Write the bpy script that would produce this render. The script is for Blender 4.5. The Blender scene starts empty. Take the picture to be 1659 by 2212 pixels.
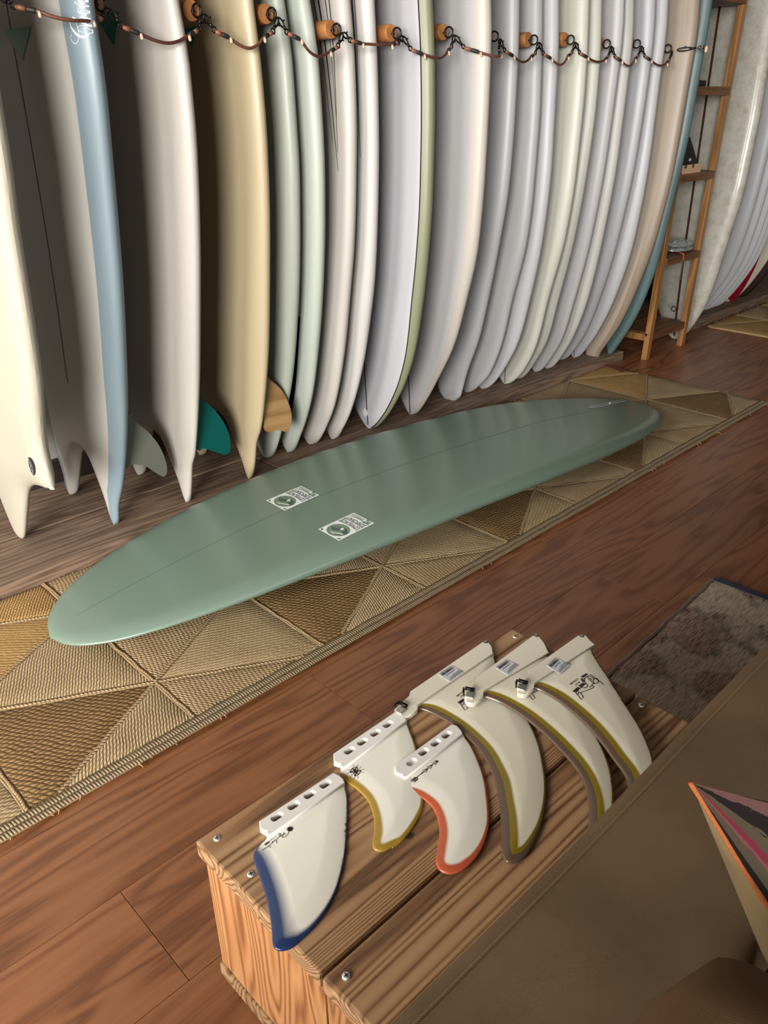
import bpy, bmesh, math, random
import numpy as np
from mathutils import Vector, Matrix
from mathutils.geometry import delaunay_2d_cdt
random.seed(7)
C = bpy.context.scene.collection
SC = bpy.context.scene
PI = math.pi
# ---------------------------------------------------------------- camera
IMW, IMH = 1659.0, 2212.0
FPX, YAW, PITCH, ROLL, CH = 1722.2477, 0.76340535, 0.4705112, -0.0157258, 1.05
cy, sy, cp, sp = math.cos(YAW), math.sin(YAW), math.cos(PITCH), math.sin(PITCH)
FW = Vector((sy*cp, cy*cp, -sp)); _r = Vector((cy, -sy, 0)); _u = _r.cross(FW)
cr, sr = math.cos(ROLL), math.sin(ROLL)
RT = cr*_r + sr*_u; UP = -sr*_r + cr*_u
EYE = Vector((0, 0, CH))
cam = bpy.data.cameras.new('camera'); co = bpy.data.objects.new('camera', cam); C.objects.link(co)
cam.sensor_fit = 'VERTICAL'; cam.sensor_height = 36; cam.sensor_width = 27
cam.lens = 36*FPX/IMH; cam.clip_start = 0.02
m3 = Matrix((RT, UP, -FW)).transposed()
co.matrix_world = Matrix.Translation(EYE) @ m3.to_4x4()
SC.camera = co
# ---------------------------------------------------------------- world, lights, exposure
SC.view_settings.view_transform = 'Standard'; SC.view_settings.look = 'None'
SC.view_settings.gamma = 1; SC.view_settings.use_curve_mapping = False
SC.view_settings.exposure = 0.92
W = bpy.data.worlds.new('world'); SC.world = W; W.use_nodes = True
W.node_tree.nodes['Background'].inputs[0].default_value = (0.80, 0.90, 1.0, 1)
W.node_tree.nodes['Background'].inputs[1].default_value = 0.3
def area(name, loc, aim, sx, sz, power, col):
    l = bpy.data.lights.new(name, 'AREA'); l.shape = 'RECTANGLE'; l.size = sx; l.size_y = sz
    l.energy = power; l.color = col
    o = bpy.data.objects.new(name, l); C.objects.link(o); o.location = loc
    o.rotation_euler = (Vector(aim)-Vector(loc)).to_track_quat('-Z', 'Y').to_euler()
    return o
area('window_daylight_left', (-3.9, -2.2, 1.6), (1.6, 1.2, 0.6), 2.2, 1.8, 430, (1.0, 0.97, 0.92))
area('added_fill_left', (-3.9, 0.75, 1.75), (0.4, 0.7, 0.2), 1.5, 1.9, 175, (1.0, 0.95, 0.88))  # fill light added to lift the crate end, left floor and rug
area('window_daylight_front', (0.9, -3.3, 1.9), (1.8, 2.2, 0.7), 3.2, 1.8, 20, (1.0, 0.97, 0.92))
# ---------------------------------------------------------------- pixel rays onto real planes
def ray(x, y):
    return (RT*((x-IMW/2)/FPX) + UP*(-(y-IMH/2)/FPX) + FW)
def on_z(x, y, z): d = ray(x, y); return EYE + d*((z-CH)/d.z)
def on_x(x, y, X): d = ray(x, y); return EYE + d*(X/d.x)
def on_y(x, y, Y): d = ray(x, y); return EYE + d*(Y/d.y)
# ---------------------------------------------------------------- materials
def nt(name):
    m = bpy.data.materials.new(name); m.use_nodes = True
    t = m.node_tree; return m, t, t.nodes['Principled BSDF'], t.nodes, t.links
def sset(b, **k):
    for a, v in k.items():
        n = a.replace('_', ' ')
        for i in b.inputs:
            if i.name.lower() == n.lower(): i.default_value = v
def rgb(r, g, b): return (r, g, b, 1)
ALB = .55   # the photo is exposed well above its true reflectances
def srgb(r, g, b):
    f = lambda c: (c/255/12.92) if c/255 <= .04045 else ((c/255+.055)/1.055)**2.4
    return (f(r)*ALB, f(g)*ALB, f(b)*ALB, 1)
def plain(name, col, rough=.5, metal=0, bump=0, bscale=200, var=0, vscale=8, coat=0, spec=.5):
    m, t, b, N, L = nt(name)
    sset(b, base_color=col, roughness=rough, metallic=metal, coat_weight=coat, coat_roughness=.12, specular_ior_level=spec)
    tc = N.new('ShaderNodeTexCoord')
    if var:
        n = N.new('ShaderNodeTexNoise'); n.inputs['Scale'].default_value = vscale; n.inputs['Detail'].default_value = 5
        L.new(tc.outputs['Object'], n.inputs['Vector'])
        r = N.new('ShaderNodeMixRGB'); r.blend_type = 'MIX'
        r.inputs[1].default_value = tuple(c*(1-var) for c in col[:3])+(1,); r.inputs[2].default_value = tuple(min(1, c*(1+var)) for c in col[:3])+(1,)
        L.new(n.outputs['Fac'], r.inputs[0]); L.new(r.outputs[0], b.inputs['Base Color'])
    if bump:
        n2 = N.new('ShaderNodeTexNoise'); n2.inputs['Scale'].default_value = bscale; n2.inputs['Detail'].default_value = 3
        L.new(tc.outputs['Object'], n2.inputs['Vector'])
        bp = N.new('ShaderNodeBump'); bp.inputs['Strength'].default_value = bump; bp.inputs['Distance'].default_value = .002
        L.new(n2.outputs['Fac'], bp.inputs['Height']); L.new(bp.outputs[0], b.inputs['Normal'])
    return m
def vcol(name, rough=.3):
    m, t, b, N, L = nt(name); sset(b, roughness=rough)
    a = N.new('ShaderNodeVertexColor'); a.layer_name = 'Col'; L.new(a.outputs[0], b.inputs['Base Color']); return m
def ramp(N, stops):
    r = N.new('ShaderNodeValToRGB'); e = r.color_ramp.elements
    while len(e) < len(stops): e.new(.5)
    for i, (p, c) in enumerate(stops): e[i].position = p; e[i].color = c
    return r
def wood(name, dark, mid, light, gap=90, rough=.55, stretch=14, axs=1.0, axis=0, grain=.5, bump=.3, ring=1.0, spots=0, randcol=.25, coat=0, line=.55):
    """grain runs along the object's own axis; every board gets its own offset"""
    m, t, b, N, L = nt(name); sset(b, roughness=rough, coat_weight=coat, coat_roughness=.25)
    tc = N.new('ShaderNodeTexCoord'); oi = N.new('ShaderNodeObjectInfo')
    mu = N.new('ShaderNodeVectorMath'); mu.operation = 'SCALE'; mu.inputs[0].default_value = (37.1, 11.7, 23.3)
    L.new(oi.outputs['Random'], mu.inputs['Scale'])
    ad = N.new('ShaderNodeVectorMath'); ad.operation = 'ADD'
    L.new(tc.outputs['Object'], ad.inputs[0]); L.new(mu.outputs[0], ad.inputs[1])
    mp = N.new('ShaderNodeMapping'); s = [1, 1, 1]
    for i in range(3): s[i] = axs if i == axis else stretch
    mp.inputs['Scale'].default_value = s
    L.new(ad.outputs[0], mp.inputs['Vector'])
    n1 = N.new('ShaderNodeTexNoise'); n1.inputs['Scale'].default_value = 1.1*ring; n1.inputs['Detail'].default_value = 2; n1.inputs['Distortion'].default_value = .3
    L.new(mp.outputs[0], n1.inputs['Vector'])
    k = N.new('ShaderNodeMath'); k.operation = 'MULTIPLY'; k.inputs[1].default_value = gap
    L.new(n1.outputs['Fac'], k.inputs[0])
    sn = N.new('ShaderNodeMath'); sn.operation = 'SINE'; L.new(k.outputs[0], sn.inputs[0])
    h = N.new('ShaderNodeMath'); h.operation = 'MULTIPLY_ADD'; h.inputs[1].default_value = .5; h.inputs[2].default_value = .5
    L.new(sn.outputs[0], h.inputs[0])
    n2 = N.new('ShaderNodeTexNoise'); n2.inputs['Scale'].default_value = 9; n2.inputs['Detail'].default_value = 6; n2.inputs['Roughness'].default_value = .65
    mp2 = N.new('ShaderNodeMapping'); mp2.inputs['Scale'].default_value = [1.0 if i == axis else 22 for i in range(3)]
    L.new(ad.outputs[0], mp2.inputs['Vector']); L.new(mp2.outputs[0], n2.inputs['Vector'])
    mx = N.new('ShaderNodeMixRGB'); mx.inputs[0].default_value = grain
    L.new(h.outputs[0], mx.inputs[1]); L.new(n2.outputs['Fac'], mx.inputs[2])
    r = ramp(N, [(.12, dark), (line, mid), (.9, light)]); L.new(mx.outputs[0], r.inputs[0])
    hv = N.new('ShaderNodeHueSaturation')
    rm = N.new('ShaderNodeMath'); rm.operation = 'MULTIPLY_ADD'; rm.inputs[1].default_value = randcol; rm.inputs[2].default_value = 1-randcol/2
    L.new(oi.outputs['Random'], rm.inputs[0]); L.new(rm.outputs[0], hv.inputs['Value'])
    L.new(r.outputs[0], hv.inputs['Color']); out = hv.outputs[0]
    if spots:
        vo = N.new('ShaderNodeTexVoronoi'); vo.inputs['Scale'].default_value = spots
        mp3 = N.new('ShaderNodeMapping'); mp3.inputs['Scale'].default_value = [.55 if i == axis else 1.3 for i in range(3)]
        L.new(ad.outputs[0], mp3.inputs['Vector']); L.new(mp3.outputs[0], vo.inputs['Vector'])
        r3 = ramp(N, [(.02, rgb(.16, .12, .1)), (.05, rgb(.5, .45, .42)), (.11, rgb(1, 1, 1))])
        L.new(vo.outputs['Distance'], r3.inputs[0])
        mm = N.new('ShaderNodeMixRGB'); mm.blend_type = 'MULTIPLY'; mm.inputs[0].default_value = .9
        L.new(out, mm.inputs[1]); L.new(r3.outputs[0], mm.inputs[2]); out = mm.outputs[0]
    L.new(out, b.inputs['Base Color'])
    bp = N.new('ShaderNodeBump'); bp.inputs['Strength'].default_value = bump; bp.inputs['Distance'].default_value = .0015
    L.new(mx.outputs[0], bp.inputs['Height']); L.new(bp.outputs[0], b.inputs['Normal'])
    return m
def jute(name, dark, mid, light, p=.0075, q=.011, warp=.004, bump=.6, chev=0.0):
    """rows of twisted cord: u along the row, v across (UV in metres)"""
    m, t, b, N, L = nt(name); sset(b, roughness=.8, specular_ior_level=.25)
    uv = N.new('ShaderNodeUVMap'); uv.uv_map = 'UVMap'
    nz = N.new('ShaderNodeTexNoise'); nz.inputs['Scale'].default_value = 28; nz.inputs['Detail'].default_value = 2
    L.new(uv.outputs[0], nz.inputs['Vector'])
    sc = N.new('ShaderNodeVectorMath'); sc.operation = 'MULTIPLY_ADD'; sc.inputs[1].default_value = (warp, warp*1.6, 0)
    L.new(nz.outputs['Color'], sc.inputs[0]); L.new(uv.outputs[0], sc.inputs[2])
    sx = N.new('ShaderNodeSeparateXYZ'); L.new(sc.outputs[0], sx.inputs[0])
    def math_(op, a, b_=None, c_=None):
        n = N.new('ShaderNodeMath'); n.operation = op
        for i, v in enumerate((a, b_, c_)):
            if v is None: continue
            if isinstance(v, (int, float)): n.inputs[i].default_value = v
            else: L.new(v, n.inputs[i])
        return n.outputs[0]
    row = math_('DIVIDE', sx.outputs[1], p)
    rs = math_('ABSOLUTE', math_('SINE', math_('MULTIPLY', row, PI)))
    par = math_('FLOOR', row)
    wn = N.new('ShaderNodeTexWhiteNoise'); wn.noise_dimensions = '1D'; L.new(par, wn.inputs['W'])
    fr = math_('FRACT', row)
    st = math_('ADD', math_('DIVIDE', sx.outputs[0], q), math_('ADD', math_('MULTIPLY', par, .5), math_('MULTIPLY', fr, .55)))
    ss = math_('ABSOLUTE', math_('SINE', math_('MULTIPLY', math_('ADD', st, math_('MULTIPLY', wn.outputs[0], .25)), PI)))
    hgt = math_('MULTIPLY', math_('POWER', rs, .6), math_('ADD', math_('MULTIPLY', math_('POWER', ss, .7), .75), .25))
    n3 = N.new('ShaderNodeTexNoise'); n3.inputs['Scale'].default_value = 420; n3.inputs['Detail'].default_value = 3
    L.new(uv.outputs[0], n3.inputs['Vector'])
    n4 = N.new('ShaderNodeTexNoise'); n4.inputs['Scale'].default_value = 16; n4.inputs['Detail'].default_value = 3
    L.new(uv.outputs[0], n4.inputs['Vector'])
    f = math_('ADD', math_('MULTIPLY', hgt, .52), math_('ADD', math_('MULTIPLY', n3.outputs['Fac'], .5), math_('MULTIPLY', n4.outputs['Fac'], .25)))
    r = ramp(N, [(.25, dark), (.55, mid), (.92, light)]); L.new(f, r.inputs[0])
    L.new(r.outputs[0], b.inputs['Base Color'])
    bp = N.new('ShaderNodeBump'); bp.inputs['Strength'].default_value = bump; bp.inputs['Distance'].default_value = .004
    L.new(math_('ADD', hgt, math_('MULTIPLY', n3.outputs['Fac'], .3)), bp.inputs['Height']); L.new(bp.outputs[0], b.inputs['Normal'])
    return m
def canvas(name, c1, c2, sc=2600, rough=.9, bump=.5, ribs=True):
    m, t, b, N, L = nt(name); sset(b, roughness=rough, specular_ior_level=.15)
    tc = N.new('ShaderNodeTexCoord')
    def wav(rot, s):
        mp = N.new('ShaderNodeMapping'); mp.inputs['Rotation'].default_value = (0, 0, rot); L.new(tc.outputs['Object'], mp.inputs[0])
        w = N.new('ShaderNodeTexWave'); w.inputs['Scale'].default_value = s; w.inputs['Distortion'].default_value = 1.2; w.inputs['Detail'].default_value = 2
        w.inputs['Detail Scale'].default_value = 3
        L.new(mp.outputs[0], w.inputs[0]); return w.outputs['Fac']
    a = wav(.5, sc*.16); c = wav(.5+PI/2, sc*.09)
    mx = N.new('ShaderNodeMixRGB'); mx.inputs[0].default_value = .4; L.new(a, mx.inputs[1]); L.new(c, mx.inputs[2])
    n = N.new('ShaderNodeTexNoise'); n.inputs['Scale'].default_value = 9; n.inputs['Detail'].default_value = 6; L.new(tc.outputs['Object'], n.inputs[0])
    m2 = N.new('ShaderNodeMixRGB'); m2.inputs[0].default_value = .45; L.new(mx.outputs[0], m2.inputs[1]); L.new(n.outputs['Fac'], m2.inputs[2])
    r = ramp(N, [(.25, c1), (.75, c2)]); L.new(m2.outputs[0], r.inputs[0]); L.new(r.outputs[0], b.inputs['Base Color'])
    bp = N.new('ShaderNodeBump'); bp.inputs['Strength'].default_value = bump; bp.inputs['Distance'].default_value = .001
    L.new(mx.outputs[0], bp.inputs['Height']); L.new(bp.outputs[0], b.inputs['Normal'])
    return m
_rc = {}
def resin(r, g, b, rough=.42, var=.03):
    k = (r, g, b, rough)
    if k not in _rc:
        _rc[k] = plain('resin_%d' % len(_rc), tuple(c*.86 for c in srgb(r, g, b)[:3])+(1,), rough=rough, var=var, vscale=5, bump=.03, bscale=30, spec=.4)
    return _rc[k]
M = {}
M['black'] = plain('black_ink', srgb(22, 20, 22), .6)
M['ink'] = plain('brown_black_ink', srgb(38, 22, 22), .6)
M['iron'] = plain('blackened_steel', srgb(48, 46, 44), .38, .85)
M['chrome'] = plain('chrome', srgb(225, 225, 222), .16, 1.0)
M['nickel'] = plain('bright_nickel', (.72, .70, .66, 1), .36, 1.0)
M['zinc'] = plain('zinc_screw', (.75, .75, .73, 1), .5, .9)
M['leather'] = plain('brown_leather', srgb(112, 66, 48), .5, var=.3, vscale=40, bump=.3)
M['leather_dark'] = plain('dark_brown_leather', srgb(88, 46, 34), .5, var=.35, vscale=40, bump=.3)
M['tan_leather'] = plain('tan_leather', srgb(190, 120, 84), .6, var=.2, vscale=60)
M['loop_leather'] = plain('worn_leather', srgb(150, 88, 62), .55, var=.3, vscale=80)
M['bead'] = plain('pale_cord_end', srgb(226, 190, 160), .7)
M['peg'] = wood('oiled_peg_wood', srgb(176, 112, 58), srgb(196, 130, 72), srgb(206, 142, 84), gap=24, axis=1, randcol=.15, bump=.1)
M['floor'] = wood('floor_laminate', srgb(104, 60, 37), srgb(156, 99, 63), srgb(176, 118, 78), gap=60, rough=.36, stretch=9, spots=2.6, grain=.6, bump=.05, randcol=.2, line=.45)
M['platform'] = wood('old_platform_timber', srgb(78, 62, 50), srgb(140, 113, 92), srgb(178, 148, 122), gap=60, rough=.75, stretch=15, grain=.62, bump=.6, spots=1.3, randcol=.14, line=.5)
M['crate_top'] = wood('crate_plank_pine', srgb(84, 54, 32), srgb(176, 132, 90), srgb(206, 166, 122), gap=250, rough=.6, stretch=7, axs=.14, grain=.42, bump=.35, ring=.9, randcol=.15, line=.36)
M['crate_end'] = wood('crate_end_pine', srgb(118, 66, 34), srgb(200, 136, 80), srgb(226, 168, 112), gap=170, rough=.6, stretch=8, axs=.9, axis=2, grain=.5, bump=.45, randcol=.15, line=.4)
M['ladder'] = wood('ladder_oak', srgb(132, 88, 42), srgb(160, 110, 58), srgb(180, 130, 76), gap=36, rough=.45, axis=2, bump=.1, randcol=.12)
M['step'] = wood('ladder_step_wood', srgb(96, 60, 36), srgb(126, 80, 48), srgb(140, 92, 58), gap=36, rough=.5, axis=0, bump=.1, randcol=.1)
M['knot'] = plain('wood_knot', srgb(60, 40, 30), .6, var=.4, vscale=120)
M['plaster'] = plain('wall_plaster', srgb(196, 190, 182), .9, bump=.2, bscale=60, var=.05)
M['dark_wall'] = plain('dark_timber_lining', srgb(82, 66, 54), .8, var=.15, vscale=6)
M['base'] = plain('dark_baseboard', srgb(52, 36, 28), .6, var=.2, vscale=12)
M['gold'] = jute('jute_gold', srgb(122, 84, 40), srgb(190, 142, 80), srgb(234, 198, 136), p=.0064, q=.0135)
M['pale'] = jute('jute_pale', srgb(120, 94, 62), srgb(186, 156, 112), srgb(222, 200, 160), p=.0058, q=.0145)
M['sand'] = jute('jute_sand', srgb(112, 88, 58), srgb(172, 142, 102), srgb(210, 184, 146), p=.006, q=.012)
M['brown'] = jute('jute_brown', srgb(70, 46, 24), srgb(128, 96, 58), srgb(180, 146, 98), p=.0095, q=.0125, warp=.009)
M['seam'] = jute('jute_seam', srgb(110, 84, 54), srgb(176, 146, 104), srgb(206, 180, 142), p=.006, q=.008)
M['border'] = jute('jute_border', srgb(84, 68, 48), srgb(142, 120, 90), srgb(184, 164, 132), p=.014, q=.0058, warp=.003)
M['fibre'] = plain('loose_fibre', srgb(200, 160, 116), .9)
M['rust'] = plain('rust_patch', srgb(128, 62, 40), .8, bump=.3, bscale=150)
M['fin'] = plain('fin_fibreglass', srgb(226, 224, 206), .22, var=.02, vscale=20, coat=.5)
M['fin_warm'] = plain('fin_fibreglass_warm', (.56, .53, .43, 1), .22, var=.04, vscale=12, coat=.5)
M['tabw'] = plain('fin_tab_white', (.62, .61, .57, 1), .35)
M['band'] = vcol('fin_tint', .25)
M['label'] = plain('paper_label', srgb(226, 228, 234), .5)
M['couch'] = canvas('brown_canvas', srgb(96, 77, 56), srgb(160, 133, 101))
M['couch_edge'] = canvas('brown_canvas_edge', srgb(116, 94, 68), srgb(168, 140, 106))
M['cushion'] = canvas('brown_velvet', srgb(104, 78, 52), srgb(138, 106, 74), bump=.2)
M['tan_cloth'] = canvas('tan_twill', srgb(128, 108, 76), srgb(152, 131, 96), sc=4000, bump=.2)
# ---------------------------------------------------------------- object helpers
def tag(o, label=None, cat=None, group=None, kind=None):
    if label: o['label'] = label
    if cat: o['category'] = cat
    if group: o['group'] = group
    if kind: o['kind'] = kind
    return o
def empty(name, loc, rz=0):
    o = bpy.data.objects.new(name, None); C.objects.link(o); o.location = loc; o.rotation_euler = (0, 0, rz)
    o.empty_display_size = .05; return o
def link(name, me, mat=None, parent=None, smooth=False, loc=None):
    o = bpy.data.objects.new(name, me); C.objects.link(o)
    if mat: me.materials.clear(); me.materials.append(mat)
    if smooth:
        for p in me.polygons: p.use_smooth = True
    if loc is not None: o.location = loc
    if parent:
        o.parent = parent
        if loc is None: o.location = -parent.location if parent.parent is None else (0, 0, 0)
    return o
# with an unrotated parent Empty at P, meshes built in world coordinates get location -P
def from_bm(name, bm, mat, parent=None, smooth=False, loc=None):
    bmesh.ops.recalc_face_normals(bm, faces=bm.faces)
    me = bpy.data.meshes.new(name); bm.to_mesh(me); bm.free(); return link(name, me, mat, parent, smooth, loc)
def box(bm, lo, hi, bev=0):
    v = bmesh.ops.create_cube(bm, size=1)['verts']
    s = [hi[i]-lo[i] for i in range(3)]; c = [(hi[i]+lo[i])/2 for i in range(3)]
    for q in v: q.co = Vector((q.co.x*s[0]+c[0], q.co.y*s[1]+c[1], q.co.z*s[2]+c[2]))
    if bev: bmesh.ops.bevel(bm, geom=list({e for q in v for e in q.link_edges}), offset=bev, segments=2, affect='EDGES', profile=.6)
def boxo(name, lo, hi, mat, parent=None, bev=.002, center=True):
    """box whose own origin is its centre, so wood grain follows it"""
    c = Vector([(lo[i]+hi[i])/2 for i in range(3)]); h = [(hi[i]-lo[i])/2 for i in range(3)]
    bm = bmesh.new(); box(bm, [-a for a in h], h, bev)
    me = bpy.data.meshes.new(name); bm.to_mesh(me); bm.free()
    o = link(name, me, mat, None, loc=c)
    if parent: o.parent = parent; o.location = c - parent.location
    return o
def tube(bm, pts, r, n=8, cap=True):
    pts = [Vector(p) for p in pts]; rings = []; R = r if isinstance(r, (list, tuple)) else [r]*len(pts)
    ref = Vector((0, 0, 1)); prev = None
    for i, p in enumerate(pts):
        t = (pts[min(i+1, len(pts)-1)]-pts[max(i-1, 0)]).normalized()
        a = (prev if prev is not None else (ref if abs(t.dot(ref)) < .9 else Vector((1, 0, 0))))
        a = (a - t*a.dot(t)).normalized(); prev = a; b = t.cross(a)
        rings.append([bm.verts.new(p + (a*math.cos(2*PI*k/n)+b*math.sin(2*PI*k/n))*R[i]) for k in range(n)])
    for i in range(len(rings)-1):
        for k in range(n): bm.faces.new((rings[i][k], rings[i][(k+1) % n], rings[i+1][(k+1) % n], rings[i+1][k]))
    if cap: bm.faces.new(rings[0][::-1]); bm.faces.new(rings[-1])
def torus(bm, c, ax, R, r, n=18, k=7, a0=0, a1=2*PI, sx=1.0):
    ax = Vector(ax).normalized(); u = ax.orthogonal().normalized(); v = ax.cross(u)
    if abs(v.z) > abs(u.z): u, v = v, u
    pts = [Vector(c)+(u*math.cos(a0+(a1-a0)*i/n)+v*math.sin(a0+(a1-a0)*i/n)*sx)*R for i in range(n+1)]
    tube(bm, pts, r, k)
def crom(pts, n=6, closed=False):
    P = [Vector(p) for p in pts]; out = []; m = len(P)
    rng = range(m) if closed else range(m-1)
    for i in rng:
        g = (lambda j: P[j % m]) if closed else (lambda j: P[max(0, min(m-1, j))])
        p0, p1, p2, p3 = g(i-1), g(i), g(i+1), g(i+2)
        for k in range(n):
            t = k/n
            out.append(.5*((2*p1)+(p2-p0)*t+(2*p0-5*p1+4*p2-p3)*t*t+(3*p1-p0-3*p2+p3)*t**3))
    if not closed: out.append(P[-1])
    return out
def pchip(xs, ys):
    n = len(xs); h = [xs[i+1]-xs[i] for i in range(n-1)]; d = [(ys[i+1]-ys[i])/h[i] for i in range(n-1)]
    m = [0.0]*n
    for i in range(1, n-1):
        if d[i-1]*d[i] > 0:
            w1 = 2*h[i]+h[i-1]; w2 = h[i]+2*h[i-1]; m[i] = (w1+w2)/(w1/d[i-1]+w2/d[i])
    m[0] = d[0]; m[-1] = d[-1]
    def f(x):
        if x <= xs[0]: return ys[0]
        if x >= xs[-1]: return ys[-1]
        i = 0
        while x > xs[i+1]: i += 1
        t = (x-xs[i])/h[i]
        return (2*t**3-3*t*t+1)*ys[i]+(t**3-2*t*t+t)*h[i]*m[i]+(-2*t**3+3*t*t)*ys[i+1]+(t**3-t*t)*h[i]*m[i+1]
    return f
def flat(name, outer, holes, th, mat, parent=None, bev=0, fn=None):
    """polygon with holes in XY, extruded by th; fn maps (x,y,z) to the world"""
    cu = bpy.data.curves.new(name, 'CURVE'); cu.dimensions = '2D'; cu.fill_mode = 'BOTH'; cu.extrude = max(th/2-bev, 1e-5); cu.bevel_depth = bev; cu.bevel_resolution = 2
    cx = sum(p[0] for p in outer)/len(outer); cyy = sum(p[1] for p in outer)/len(outer)
    for loop in [outer]+list(holes):
        s = cu.splines.new('POLY'); s.points.add(len(loop)-1); s.use_cyclic_u = True
        for i, p in enumerate(loop): s.points[i].co = ((p[0]-cx), (p[1]-cyy), 0, 1)
    o = bpy.data.objects.new(name, cu); me = bpy.data.meshes.new_from_object(o)
    bpy.data.objects.remove(o); bpy.data.curves.remove(cu)
    for v in me.vertices:
        p = Vector((v.co.x+cx, v.co.y+cyy, v.co.z+th/2)); v.co = fn(p) if fn else p
    me.name = name
    return link(name, me, mat, parent)
def ribbon(bm, pts, w, nrm):
    """flat stroke of width w through pts, lying on a surface with normal nrm"""
    pts = [Vector(p) for p in pts]; L = []; n = len(pts); NR = [Vector(q) for q in nrm] if isinstance(nrm, list) else [Vector(nrm)]*n
    for i, p in enumerate(pts):
        t = (pts[min(i+1, n-1)]-pts[max(i-1, 0)])
        if t.length < 1e-9: t = Vector((1, 0, 0))
        s = t.normalized().cross(NR[i]).normalized(); ww = w[i] if isinstance(w, (list, tuple)) else w
        L.append((bm.verts.new(p-s*ww/2), bm.verts.new(p+s*ww/2)))
    for i in range(n-1): bm.faces.new((L[i][0], L[i][1], L[i+1][1], L[i+1][0]))
def textmesh(s, size, bold=0.0):
    cu = bpy.data.curves.new('t', 'FONT'); cu.body = s; cu.size = size; cu.align_x = 'CENTER'; cu.align_y = 'CENTER'; cu.resolution_u = 2; cu.offset = bold
    o = bpy.data.objects.new('t', cu); me = bpy.data.meshes.new_from_object(o); bpy.data.objects.remove(o); bpy.data.curves.remove(cu); return me
def put_text(bm, s, size, org, ux, uy, bold=0.0, fit=None):
    me = textmesh(s, size, bold); ux = Vector(ux).normalized(); uy = Vector(uy).normalized(); k = 1.0
    if fit and len(me.vertices):
        w = max(v.co.x for v in me.vertices)-min(v.co.x for v in me.vertices); k = fit/max(w, 1e-6)
    vs = [bm.verts.new(Vector(org)+ux*v.co.x*k+uy*v.co.y) for v in me.vertices]
    for p in me.polygons:
        try: bm.faces.new([vs[i] for i in p.vertices])
        except ValueError: pass
    bpy.data.meshes.remove(me)
# ================================================================ THE ROOM
WY = 2.30
fl = empty('floor', (0, 0, 0)); tag(fl, kind='structure')
subf = boxo('subfloor', (-4.0, -3.6, -.08), (7.2, 2.9, -.0125), M['base'], fl, bev=0)
PW = .1925
for r in range(-12, 12):
    y0 = .10 + r*PW
    if y0 > 2.4 or y0 < -2.2: continue
    x = -3.9 + ((r*0.53) % 1.29)-1.29
    while x < 7.1:
        a, b_ = max(x, -3.98), min(x+1.29, 7.18)
        if b_-a > .05: boxo('floorboard', (a+.0004, y0+.0004, -.0125), (b_-.0004, y0+PW-.0004, 0), M['floor'], fl, bev=.0007)
        x += 1.29
wb = boxo('wall_back', (-4.1, WY, -.05), (7.3, WY+.12, 3.0), M['plaster'], bev=0); tag(wb, kind='structure')
wr = boxo('wall_right', (7.2, -3.7, -.05), (7.32, WY+.1, 3.0), M['dark_wall'], bev=0); tag(wr, kind='structure')
def wall_open(name, ax, lo, hi, op):
    bm = bmesh.new()
    (a0, a1), (t0, t1) = (lo[0], hi[0]), (lo[1], hi[1]); (o0, o1, z0, z1) = op
    for (p, q, zz0, zz1) in ((a0, o0, 0, 3), (o1, a1, 0, 3), (o0, o1, 0, z0), (o0, o1, z1, 3)):
        if ax == 'x': box(bm, (p, t0, zz0), (q, t1, zz1))
        else: box(bm, (t0, p, zz0), (t1, q, zz1))
    return tag(from_bm(name, bm, M['dark_wall']), kind='structure')
wall_open('wall_left', 'y', (-3.7, -4.12), (WY, -4.0), (-3.3, 1.55, .6, 2.75))
wall_open('wall_front', 'x', (-4.1, -3.72), (7.3, -3.6), (-.9, 2.9, .8, 2.8))
cl = boxo('ceiling', (-4.1, -3.7, 3.0), (7.3, WY+.1, 3.1), M['dark_wall'], bev=0); tag(cl, kind='structure')
bb = boxo('baseboard_back', (-4.0, WY-.025, .045), (7.2, WY, .115), M['base'], bev=.003); tag(bb, kind='structure')
# ---------------------------------------------------------------- low rack platforms along the wall
ZP = .045
pf = empty('rack_platform', (1.3, 2.03, 0)); tag(pf, 'long low platform of worn brown timber planks under the upright surfboards', 'platform')
def plank(p, x0, x1, y0, y1, z0, z1, mat=None, nm='plank'):
    o = boxo(nm, (x0, y0, z0), (x1, y1, z1), mat or M['platform'], p, bev=.004)
    return o
plank(pf, -1.9, 1.342, 1.802, 2.017, 0, ZP); plank(pf, 1.346, 3.25, 1.804, 2.017, 0, ZP)
plank(pf, -1.9, .35, 2.025, 2.272, 0, ZP); plank(pf, .354, 2.1, 2.025, 2.272, 0, ZP); plank(pf, 2.104, 3.23, 2.023, 2.272, 0, ZP)
p2 = empty('rack_platform', (5.2, 2.03, 0)); tag(p2, 'second low timber platform beyond the ladder shelf under the farther boards', 'platform')
plank(p2, 3.93, 6.9, 1.835, 2.05, 0, ZP); plank(p2, 3.93, 6.9, 2.056, 2.272, 0, ZP)
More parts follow.
